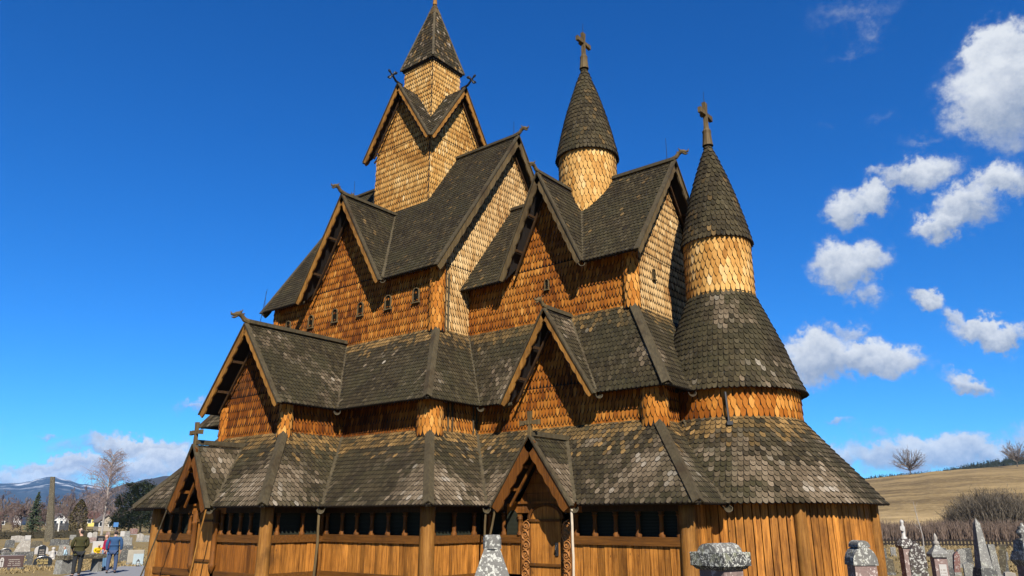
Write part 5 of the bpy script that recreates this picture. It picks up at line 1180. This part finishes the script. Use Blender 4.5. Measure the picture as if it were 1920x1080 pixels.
p, w_, h, rz = spot(248, 267, 1038, 1060); o = MB(); o.box((0, -.25, 0), w_, .12, h); o.box((0, -.32, 0), w_*1.1, .3, .12); q = tag(o.build('gravestone', S_['blue'], loc=p), 'pale blue-grey plaque stone set in front of the concrete surround', 'gravestone', 'headstones in the graveyard'); q.rotation_euler = (0, 0, rz)
p, w_, h, rz = spot(255, 261, 1050, 1061); p = p+(CAM-p).normalized()*.5; p.z = 0; t_ = thing('grave_lantern', 'small black grave lantern by the pale blue stone', 'lantern', p, rz); mb = MB(); mb.box((0, 0, 0), .16, .16, .05); mb.box((0, 0, .22), .18, .18, .12, taper=.1)
for a, b_ in ((-1, -1), (1, -1), (1, 1), (-1, 1)): mb.box((a*.065, b_*.065, .04), .02, .02, .2)
mb.build('frame', M['iron'], t_); mb = MB(); mb.lathe([(0, .05), (.04, .05), (.04, .15), (0, .15)], n=8); mb.build('candle', S_['white'], t_)
# angel statuette
p, w_, h, rz = spot(88, 106, 1025, 1050); t_ = thing('angel_statue', 'small white angel statue with lantern-like head between black and grey stones', 'statue', p, rz, None); mb = MB(); mb.box((0, 0, 0), w_*.95, .3, h*.22, taper=.85); mb.build('plinth', S_['white'], t_)
mb = MB(); mb.lathe([(.17, h*.2), (.15, h*.35), (.10, h*.55), (.13, h*.66), (.05, h*.74), (.09, h*.80), (.10, h*.87), (.07, h*.95), (0, h*.98)], n=12); mb.build('figure', S_['white'], t_, smooth=True)
for s_ in (-1, 1): mb = MB(); mb.prism([(s_*.06, .08, h*.68), (s_*.24, .12, h*.62), (s_*.22, .12, h*.38), (s_*.08, .09, h*.42)], (0, .03, 0)); mb.build('wing', S_['white'], t_)
# the standing monolith
p = G(92, 1016); d_ = hd(p); top = at(99, 894, d_)-p; sc = d_/FPX; mb = MB(); side = V((math.cos(face_cam(p)), math.sin(face_cam(p)), 0)); dep = V((-side.y, side.x, 0)); rq = random.Random(4); rings = []
for i in range(9):
    f = i/8; c = top*f; hw_ = (7-3.6*min(1, f*1.2))*sc*rq.uniform(.90, 1.10); hd_ = hw_*.7
    rings += [c+side*hw_*x+dep*hd_*y+V((0, 0, rq.uniform(-.05, .05))) for x, y in ((-1, -.6), (-.5, -1), (.6, -1), (1, -.4), (.9, .8), (-.8, 1))]
mb.add(rings, [[i*6+k, i*6+(k+1) % 6, (i+1)*6+(k+1) % 6, (i+1)*6+k] for i in range(8) for k in range(6)]+[[48, 49, 50, 51, 52, 53]]); tag(mb.build('standing_stone', S_['mossy'], loc=p), 'very tall leaning natural standing stone above the left graves', 'monolith')
# ---- foreground monuments
def pillar(name, label, x0, x1, yt, d, build): p, w_, h, rz = spot(x0, x1, yt, 1080, d); t_ = thing(name, label, 'gravestone', p, rz); build(t_, w_, h); return t_
def b_frustum(t_, w_, h):
    mb = MB(); zb = h-.55; mb.box((0, 0, h-.72), w_*1.42, w_*1.2, .59, taper=.27); mb.box((0, 0, .2), w_*1.0, w_*.9, h-.921); s_ = mb.build('stone', S_['lichen'], t_); mb = MB(); mb.lathe([(w_*.235, h-.14), (w_*.225, h-.03), (w_*.20, h), (0, h+.005)], n=10); mb.build('top_knob', S_['lichen'], t_); mb = MB(); mb.box((0, 0, 0), w_*1.8, w_*1.5, .26, taper=.96); mb.build('plinth', S_['grey'], t_)
pillar('gravestone', 'tapering lichen-covered stone before the carved portal', 886, 960, 1003, 8.5, b_frustum)
def b_capped(t_, w_, h):
    mb = MB(); mb.box((0, 0, .2), w_*.74, w_*.7, h-.475); mb.build('shaft', S_['pink'], t_); mb = MB(); mb.box((0, 0, 0), w_*.95, w_*.9, .2, taper=.95); mb.build('plinth', S_['grey'], t_)
    mb = MB(); z0 = h-.245; mb.box((0, 0, z0-.03), w_*.84, w_*.8, .035, taper=1.16); mb.box((0, 0, z0+.006), w_*1.05, w_*.98, .145); k = mb.build('cap', S_['blackwhite'], t_); md = k.modifiers.new('bevel', 'BEVEL'); md.width = .008; md.segments = 2
    mb = MB(); pr = [(-w_*.29, z0+.10)]+[(-math.cos(math.pi*i/8)*w_*.29, z0+.15+math.sin(math.pi*i/8)*.095) for i in range(9)]+[(w_*.29, z0+.10)]; mb.prism([V((x, -w_*.47, z)) for x, z in pr], (0, w_*.94, 0)); o = mb.build('cap_roll', S_['lichen'], t_); o.rotation_euler = (0, 0, 0)
t_ = pillar('gravestone', 'square pink granite pillar with a black and white lichened cap', 1296, 1396, 1018, 9.2, b_capped); t_.rotation_euler[2] += R(-40)
for o in t_.children: o.scale = (.80, .80, 1)
def b_round(t_, w_, h):
    mb = MB(); mb.box((0, 0, .2), w_*.88, w_*.7, h-.2-.30); mb.build('shaft', S_['pink'], t_); mb = MB(); mb.box((0, 0, 0), w_*1.05, w_*.9, .2); mb.build('plinth', S_['grey'], t_)
    mb = MB(); z0 = h-.32; pr = [(-w_*.5, z0)]+[(-math.cos(math.pi*i/10)*w_*.5, z0+.03+math.sin(math.pi*i/10)*.21) for i in range(11)]+[(w_*.5, z0)]; mb.prism([V((x, -w_*.40, z)) for x, z in pr], (0, w_*.8, 0)); k = mb.build('cap', S_['lichen'], t_); mb = MB(); mb.prism([V((x*.5, -w_*.42, h-.09+(z-z0)*.38)) for x, z in pr], (0, w_*.84, 0)); mb.build('cap_roll', S_['lichen'], k)
t_ = pillar('gravestone', 'pink pillar with rounded lichened cap before the apse wall', 1577, 1636, 1013, 12, b_round); t_.rotation_euler[2] += R(25)
for o in t_.children: o.scale = (.86, .86, 1)
def b_statue(t_, w_, h):
    zf = h-.45; mb = MB(); mb.box((0, 0, .2), w_*.72, w_*.7, zf-.42); mb.build('shaft', S_['pink'], t_); mb = MB(); mb.box((0, 0, 0), w_*1.1, w_*1.1, .2); mb.build('plinth', S_['grey'], t_)
    mb = MB(); mb.box((0, 0, zf-.22), w_*.9, w_*.9, .05, taper=1.15); mb.box((0, 0, zf-.168), w_*1.04, w_*1.04, .16, taper=.55); k = mb.build('cap', S_['spotted'], t_)
    mb = MB(); mb.lathe([(.075, zf-.01), (.07, zf+.03), (.045, zf+.05), (.055, zf+.18), (.060, zf+.26), (.035, zf+.33), (.045, zf+.37), (.045, zf+.42), (0, zf+.45)], n=10); mb.tube([(-.05, -.02, zf+.28), (-.075, -.05, zf+.20), (-.01, -.07, zf+.17)], [.022, .02, .016], 6); mb.build('statuette', S_['white'], t_, smooth=True)
t_ = pillar('gravestone', 'slim pink pillar topped by a small white statuette', 1678, 1706, 974, 22, b_statue); t_.rotation_euler[2] += R(28)
def b_urn(t_, w_, h):
    zf = h-.24; mb = MB(); mb.box((0, 0, .2), w_*.72, w_*.66, zf-.44); mb.build('shaft', S_['pink'], t_); mb = MB(); mb.box((0, 0, 0), w_*1.0, w_*1.0, .2); mb.build('plinth', S_['grey'], t_)
    mb = MB(); mb.box((0, 0, zf-.24), w_*.95, w_*.9, .06, taper=1.05); mb.box((0, 0, zf-.178), w_*1.0, w_*.95, .17, taper=.25); mb.build('cap', S_['grey'], t_); mb = MB(); mb.lathe([(.03, zf-.03), (.07, zf+.02), (.06, zf+.06), (.03, zf+.09), (.045, zf+.14), (.02, zf+.2), (0, zf+.24)], n=10); mb.build('urn', S_['pale'], t_, smooth=True)
    mb = MB(); mb.box((w_*.05, -w_*.335, zf-1.0), w_*.42, .02, .62); pq = mb.build('plaque', S_['white'], t_)
    mb = MB(); rq = random.Random(6)
    for i in range(7):
        x = -w_*.11
        while x < w_*.18: ww = rq.uniform(.012, .03); mb.box((x+ww/2, -w_*.335-.012, zf-.5-.06*i), ww*.8, .004, .022); x += ww*(1 if rq.random() < .75 else 1.8)
    mb.build('inscription', M['palelet'], pq)
t_ = pillar('gravestone', 'brown pillar with a white plaque and a small urn on its pyramid cap', 1733, 1768, 999, 19, b_urn); t_.rotation_euler[2] += R(20)
def b_obelisk(t_, w_, h):
    z0 = at(1832, 1064, 20).z; mb = MB(); mb.box((0, 0, z0), w_*.9, w_*.9, h-z0-.12, taper=.42); mb.add([V((x*w_*.19, y*w_*.19, h-.121)) for x, y in ((-1, -1), (1, -1), (1, 1), (-1, 1))]+[V((0, 0, h))], [[0, 1, 4], [1, 2, 4], [2, 3, 4], [3, 0, 4]]); mb.build('shaft', S_['grey'], t_)
    mb = MB(); mb.box((0, 0, z0-.06), w_*1.12, w_*1.12, .06); mb.box((0, 0, z0-.22), w_*1.3, w_*1.3, .158, taper=.92); mb.box((0, 0, 0), w_*1.4, w_*1.4, z0-.222, taper=.97); mb.build('base', S_['darkgrey'], t_)
t_ = pillar('gravestone', 'tall pale grey obelisk on a stepped dark base', 1816, 1848, 971, 20, b_obelisk); t_.rotation_euler[2] += R(30); t_.scale = (.85, .85, 1)
def b_big(t_, w_, h):
    zf = h-.62; mb = MB(); mb.box((0, 0, .2), w_*.66, w_*.66, zf-.22); mb.build('shaft', S_['pink'], t_); mb = MB(); mb.box((0, 0, 0), w_*1.0, w_*1.0, .2); mb.build('plinth', S_['grey'], t_)
    mb = MB(); mb.box((0, 0, zf-.02), w_*.72, w_*.72, .09, taper=1.35); mb.box((0, 0, zf+.072), w_*.96, w_*.96, .13, taper=.8); mb.box((0, 0, zf+.204), w_*.70, w_*.70, .16, taper=.85); mb.build('cap', S_['lichen'], t_)
    mb = MB(); mb.lathe([(.13, zf+.36), (.14, zf+.38), (.07, zf+.40), (.12, zf+.45), (.13, zf+.5), (.08, zf+.54), (.10, zf+.56), (.03, zf+.58), (.02, zf+.62), (0, zf+.63)], n=12); mb.build('urn', S_['lichen'], t_, smooth=True)
t_ = pillar('gravestone', 'dark column with a stepped lichened cap and urn at the right edge', 1884, 1950, 981, 15, b_big); t_.rotation_euler[2] += R(35); t_.scale = (.8, .8, 1)
RG = [(1696, 1728, 1015, 1120, 'peak', 'spotted', 'dark pointed stone thick with white lichen spots', 20.8, .0), (1652, 1665, 1028, 1062, 'flat', 'darkgrey', 'narrow dark stone just right of the apse wall', None, 0), (1646, 1662, 1040, 1078, 'round', 'darkgrey', 'dark round stone nearest the apse wall', None, 0), (1671, 1681, 1026, 1043, 'flat', 'grey', 'small grey stone left of the statuette pillar', None, 0), (1659, 1678, 1046, 1078, 'rough', 'mossy', 'mossy rough stone beside the statuette pillar', None, 0),
 (1778, 1794, 1031, 1068, 'flat', 'grey', 'grey square-topped stone right of the white plaque', None, 0), (1789, 1801, 1034, 1079, 'peak', 'red', 'reddish pointed leaning stone with white lichen', None, .12), (1797, 1813, 1029, 1064, 'round', 'grey', 'grey round stone left of the obelisk', None, .06), (1809, 1825, 1028, 1058, 'flat', 'darkgrey', 'dark stone half behind the obelisk', None, 0), (1844, 1857, 1046, 1064, 'flat', 'blue', 'pale blue-grey block right of the obelisk', None, 0), (1853, 1864, 1036, 1053, 'flat', 'red', 'small dark red stone behind the pale blocks', None, 0), (1857, 1869, 1049, 1068, 'flat', 'pale', 'pale beige block right of the blue-grey one', None, 0), (1865, 1878, 1021, 1084, 'flat', 'grey', 'tall narrow grey column stone', None, -.06), (1874, 1887, 1021, 1082, 'flat', 'mossy', 'tall leaning dark slab behind the grey column', None, .18), (1885, 1893, 1035, 1076, 'flat', 'darkgrey', 'thin dark post stone near the right edge', None, 0), (1879, 1892, 1033, 1052, 'round', 'grey', 'small grey round stone near the right fence end', None, 0), (1810, 1830, 1054, 1090, 'low', 'grey', 'grey low stone against the obelisk base', None, 0), (1848, 1868, 1058, 1092, 'rough', 'darkgrey', 'rough dark stone right of the obelisk base', None, 0), (1766, 1792, 1060, 1100, 'round', 'darkgrey', 'dark round stone at the bottom edge by the plaque pillar', None, 0), (1886, 1908, 1072, 1100, 'rough', 'pale', 'pale boulder at the foot of the right column', None, 0), (1728, 1738, 1024, 1062, 'flat', 'grey', 'grey stone between spotted stone and urn pillar', None, 0), (1768, 1777, 1027, 1050, 'round', 'darkgrey', 'small dark stone behind the urn pillar', None, 0)]
for x0, x1, yt, yb, tp, mt_, lb, d, ln in RG: grave(x0, x1, yt, yb, tp, mt_, lb, None, d, rr.uniform(-.1, .3), ln, .2, False, 'headstones in the graveyard')

# ---- stone bench
p0, p1 = G(106, 1077), G(187, 1071); d = p1-p0; L = d.length; rz = math.atan2(d.y, d.x); t_ = thing('stone_bench', 'long mossy stone slab bench in front of the two men', 'bench', (p0+p1)/2, rz)
mb = MB(); n = 12
for s_ in (0, 1):
    pass
vs = []; rq = random.Random(2)
for z in (.56, .72):
    for i in range(n+1): vs.append(V((-L/2+L*i/n, -.28+rq.uniform(-.03, .03), z+rq.uniform(-.015, .015))))
    for i in range(n+1): vs.append(V((L/2-L*i/n, .28+rq.uniform(-.03, .03), z+rq.uniform(-.015, .015))))
k = 2*(n+1); mb.add(vs, [[i, (i+1) % k, k+(i+1) % k, k+i] for i in range(k)]+[[k+i, k+i+1, 2*k-2-i, 2*k-1-i] for i in range(n)]+[[i+1, i, k-1-i, k-2-i] for i in range(n)]); mb.build('seat', S_['mossy'], t_)
for x in (-L*.38, L*.40): mb = MB(); mb.box((x, 0, -.02), .5 if x < 0 else .22, .42, .585, taper=.92); mb.build('support', S_['grey'], t_)

# ---- people
M['skin'] = plain_mat('skin', (.50, .30, .22), .6, .1, 9); M['hair'] = plain_mat('dark_hair', (.025, .018, .014), .7, .3, 20); M['blond'] = plain_mat('blond_hair', (.55, .45, .27), .7, .2, 20); M['brownhair'] = plain_mat('brown_hair', (.14, .07, .035), .7, .3, 20)
def cloth(name, c): return plain_mat(name, c, .9, .22, 7, .1)
M['olive'] = cloth('olive_jacket', (.055, .052, .022)); M['charcoal'] = cloth('charcoal_trousers', (.028, .030, .033)); M['navy'] = cloth('blue_jacket', (.035, .085, .19)); M['bluejeans'] = cloth('blue_trousers', (.055, .085, .17)); M['lightjeans'] = cloth('light_jeans', (.10, .20, .34)); M['red'] = cloth('crimson_jacket', (.38, .02, .06)); M['yellow'] = cloth('yellow_jacket', (.75, .50, .015)); M['paleblue'] = cloth('pale_blue_jacket', (.36, .50, .58)); M['cap'] = cloth('pale_cap', (.52, .40, .32)); M['shoe'] = cloth('dark_shoes', (.02, .02, .022)); M['whiteshoe'] = cloth('white_shoes', (.62, .60, .58))
def skin_obj(name, V_, E_, mat, parent, sub=2):
    """grow a smooth surface round a skeleton: V_ = {joint: (xyz, radius or (rx, ry))}"""
    ks = list(V_); me = bpy.data.meshes.new(name+'_skeleton'); me.from_pydata([V_[k][0] for k in ks], [(ks.index(a), ks.index(b)) for a, b in E_], [])
    ob = bpy.data.objects.new(name, me); COL.objects.link(ob); md = ob.modifiers.new('skin', 'SKIN'); md.use_smooth_shade = True
    sv = me.skin_vertices[0].data if me.skin_vertices else None
    if sv is None:
        bm = bmesh.new(); bm.from_mesh(me); bm.verts.layers.skin.verify(); bm.to_mesh(me); bm.free(); sv = me.skin_vertices[0].data
    for i, k in enumerate(ks): r_ = V_[k][1]; sv[i].radius = r_ if isinstance(r_, tuple) else (r_, r_); sv[i].use_root = (i == 0)
    md2 = ob.modifiers.new('sub', 'SUBSURF'); md2.levels = sub; md2.render_levels = sub
    dg = bpy.context.evaluated_depsgraph_get(); nm = bpy.data.meshes.new_from_object(ob.evaluated_get(dg)); nm.name = name
    ob.modifiers.clear(); ob.data = nm; bpy.data.meshes.remove(me); nm.materials.clear(); nm.materials.append(mat); ob.parent = parent; return ob
def person(label, p, rz, H, coat, legs, shoes, hair, head=(0, 0), hat=None, elbow=(.27, -.02, 1.12), wrist=(.27, .10, .90), bend=0., wide=1., group=None, legsep=.10, stoop_head=0., coat_len=.86):
    """a standing figure facing local +Y; joint heights for a 1.75 m body, scaled to H; bend tips the trunk forward"""
    t_ = thing('person', label, 'person', p, rz, group); k = H/1.75
    def B(x, y, z):                                # trunk bent forward about the hips
        if z > .95: dz = z-.95; y2 = y+math.sin(bend)*dz; z2 = .95+math.cos(bend)*dz; return (x*k*(wide if abs(x) > .1 else 1), y2*k, z2*k)
        return (x*k*(wide if abs(x) > .1 else 1), y*k, z*k)
    hx, hy = head
    J = {'pelvis': (B(0, 0, .95), (.125*k*wide, .095*k)), 'waist': (B(0, 0, 1.10), (.115*k*wide, .085*k)), 'chest': (B(0, -.01, 1.28), (.12*k*wide, .09*k)), 'collar': (B(0, -.01, 1.41), (.065*k, .055*k)), 'neck': (B(0, .0, 1.50), .055*k), 'jaw': (B(hx*.02, .03+hy, 1.57), (.062*k, .072*k)), 'face': (B(hx*.02, .02+hy, 1.64), (.075*k, .092*k)), 'crown': (B(0, .0+hy, 1.71), (.062*k, .075*k)),
         'nose': (B(hx*.1, .125+hy if not hx else .05+hy, 1.63), .014*k)}
    Ed = [('pelvis', 'waist'), ('waist', 'chest'), ('chest', 'collar'), ('collar', 'neck'), ('neck', 'jaw'), ('jaw', 'face'), ('face', 'crown'), ('face', 'nose')]
    C_ = {q: (J[q][0], tuple(x*1.34 for x in J[q][1])) for q in ('pelvis', 'waist', 'chest', 'collar')}; CE = [('pelvis', 'waist'), ('waist', 'chest'), ('chest', 'collar')]
    C_['hem'] = (B(0, 0, coat_len), (.165*k*wide, .125*k)); CE.append(('pelvis', 'hem')); C_['stand'] = (B(0, 0, 1.49), .074*k); CE.append(('collar', 'stand'))
    T_ = {'pelvis': (B(0, 0, .93), (.15*k*wide, .118*k))}; TE = []
    for s_, n in ((-1, 'l'), (1, 'r')):
        sh = B(s_*.185, -.01, 1.41); el = B(s_*elbow[0], elbow[1], elbow[2]); wr = B(s_*wrist[0], wrist[1], wrist[2]); J['sh'+n] = (sh, .062*k); J['el'+n] = (el, .046*k); J['wr'+n] = (wr, .032*k)
        dv = (V(wr)-V(el)).normalized(); pa = V(wr)+dv*.055*k; J['pa'+n] = (tuple(pa), (.036*k, .022*k)); Ed += [('chest', 'sh'+n), ('sh'+n, 'el'+n), ('el'+n, 'wr'+n), ('wr'+n, 'pa'+n)]
        side = dv.cross(V((s_, 0, 0))).normalized()
        for i, (o_, L) in enumerate(((-.026, .062), (-.009, .074), (.009, .070), (.026, .056))):
            a = pa+side*o_*k+dv*.034*k; b_ = a+dv*L*.55*k; c = b_+(dv*.8+V((-s_*.35, 0, 0))).normalized()*L*.5*k
            J[f'k{n}{i}'] = (tuple(a), .011*k); J[f'm{n}{i}'] = (tuple(b_), .009*k); J[f't{n}{i}'] = (tuple(c), .007*k); Ed += [('pa'+n, f'k{n}{i}'), (f'k{n}{i}', f'm{n}{i}'), (f'm{n}{i}', f't{n}{i}')]
        a = V(wr)+side*.035*k+dv*.03*k; J['th'+n] = (tuple(a), .012*k); J['tt'+n] = (tuple(a+side*.022*k+dv*.045*k), .009*k); Ed += [('wr'+n, 'th'+n), ('th'+n, 'tt'+n)]
        C_['sh'+n] = (sh, .080*k*wide**.5); C_['el'+n] = (el, .066*k*wide**.5); C_['wr'+n] = (tuple(V(wr)-dv*.02*k), .046*k); CE += [('chest', 'sh'+n), ('sh'+n, 'el'+n), ('el'+n, 'wr'+n)]
        hp = B(s_*.10, 0, .86); kn = B(s_*(legsep+.0), .015, .49); an = B(s_*legsep, -.01, .09); J['hp'+n] = (hp, .088*k); J['kn'+n] = (kn, .058*k); J['an'+n] = (an, .040*k); J['to'+n] = (B(s_*(legsep+.02), .14, .035), .034*k); Ed += [('pelvis', 'hp'+n), ('hp'+n, 'kn'+n), ('kn'+n, 'an'+n), ('an'+n, 'to'+n)]
        T_['hp'+n] = (hp, .105*k*wide**.5); T_['kn'+n] = (kn, .078*k*wide**.5); T_['an'+n] = (tuple(V(an)+V((0, 0, .0))), .066*k); TE += [('pelvis', 'hp'+n), ('hp'+n, 'kn'+n), ('kn'+n, 'an'+n)]
        J['ear'+n] = (B(s_*.085, hy, 1.63), .016*k); Ed.append(('face', 'ear'+n))
        skin_obj('shoe', {'heel': (B(s_*legsep, -.05, .045), .045*k), 'mid': (B(s_*(legsep+.01), .05, .045), .048*k), 'toe': (B(s_*(legsep+.02), .16, .035), .038*k)}, [('heel', 'mid'), ('mid', 'toe')], shoes, t_, 1)
    skin_obj('body', J, Ed, M['skin'], t_, 1); skin_obj('jacket', C_, CE, coat, t_); skin_obj('trousers', T_, TE, legs, t_)
    skin_obj('hair', {'a': (B(0, .0+hy, 1.69), (.083*k, .092*k)), 'b': (B(0, -.035+hy, 1.62), (.078*k, .065*k)), 'c': (B(0, -.04+hy, 1.56), (.055*k, .04*k))}, [('a', 'b'), ('b', 'c')], hair, t_)
    for s_ in (-1, 1):
        if not hx: mb = MB(); c = V(B(s_*.03, .088+hy, 1.645)); mb.lathe([(0, -.009*k), (.008*k, -.004*k), (.009*k, 0), (.008*k, .004*k), (0, .009*k)], c, 8); mb.build('eye', M['hair'], t_)
    if hat: skin_obj('cap', {'a': (B(0, .0+hy, 1.725), (.088*k, .098*k)), 'b': (B(hx*.06, .10+hy*.5 if not hx else .04, 1.70), (.06*k, .03*k)), 'c': (B(hx*.12, .15 if not hx else .06, 1.685), (.05*k, .016*k))}, [('a', 'b'), ('b', 'c')], hat, t_)
    return t_
def away(p, turn=0.): return math.atan2(-(p.x-CAM.x), p.y-CAM.y)+turn       # z-turn that points local +Y away from the camera
p = G(141, 1082); H = at(141, 991, hd(p)).z; person('man in dark olive jacket, charcoal trousers and pale cap, seen from behind', p, away(p, .25), H, M['olive'], M['charcoal'], M['shoe'], M['hair'], (-1, 0), M['cap'], (.235, .02, 1.14), (.17, .17, .99), 0, 1.16, 'visitors in the graveyard')
p = G(207, 1075); H = at(207, 993, hd(p)).z; person('man in blue jacket and blue trousers, seen from behind with hands at his sides', p, away(p, -.1), H, M['navy'], M['bluejeans'], M['shoe'], M['hair'], (0, 0), None, (.235, -.02, 1.13), (.225, .05, .89), 0, 1.2, 'visitors in the graveyard', .12)
p = G(194, 1072); p = p+(p-CAM).normalized()*1.3; p.z = 0; H = at(194, 1001, hd(p)).z; person('person in crimson jacket and light jeans half hidden behind the man in blue', p, away(p, 2.0), H, M['red'], M['lightjeans'], M['whiteshoe'], M['brownhair'], (0, 0), None, (.26, .02, 1.12), (.22, .14, .95), .1, 1.0, 'visitors in the graveyard')
p = G(178, 1066); p = p+(p-CAM).normalized()*.6; p.z = 0; person('fair-haired child in yellow jacket bending over the stone bench', p, away(p, 3.3), 1.16, M['yellow'], M['charcoal'], M['shoe'], M['blond'], (0, .0), None, (.24, .12, 1.18), (.13, .30, 1.02), .62, 1.12, 'visitors in the graveyard')
p = G(120, 1066); p = p+(p-CAM).normalized()*.6; p.z = 0; person('child in pale blue jacket by the bench, mostly hidden by the man in olive', p, away(p, 1.4), .98, M['paleblue'], M['charcoal'], M['shoe'], M['brownhair'], (0, 0), None, (.24, .05, 1.13), (.18, .18, .98), .25, 1.05, 'visitors in the graveyard')

# ---- the air between here and the mountains
mt = bpy.data.materials.new('mountain_air'); mt.use_nodes = True; nt = mt.node_tree; nt.nodes.clear()
vo = nt.nodes.new('ShaderNodeVolumePrincipled'); vo.inputs['Color'].default_value = (.22, .52, 1.0, 1); vo.inputs['Density'].default_value = 5e-5; vo.inputs['Anisotropy'].default_value = 0.
ou = nt.nodes.new('ShaderNodeOutputMaterial'); nt.links.new(vo.outputs[0], ou.inputs['Volume'])
mb = MB(); mb.prism([(-9700, -2700, -1), (2700, -2700, -1), (2700, 9700, -1), (-9700, 9700, -1)], (0, 0, 460)); tag(mb.build('haze', mt), kind='stuff')
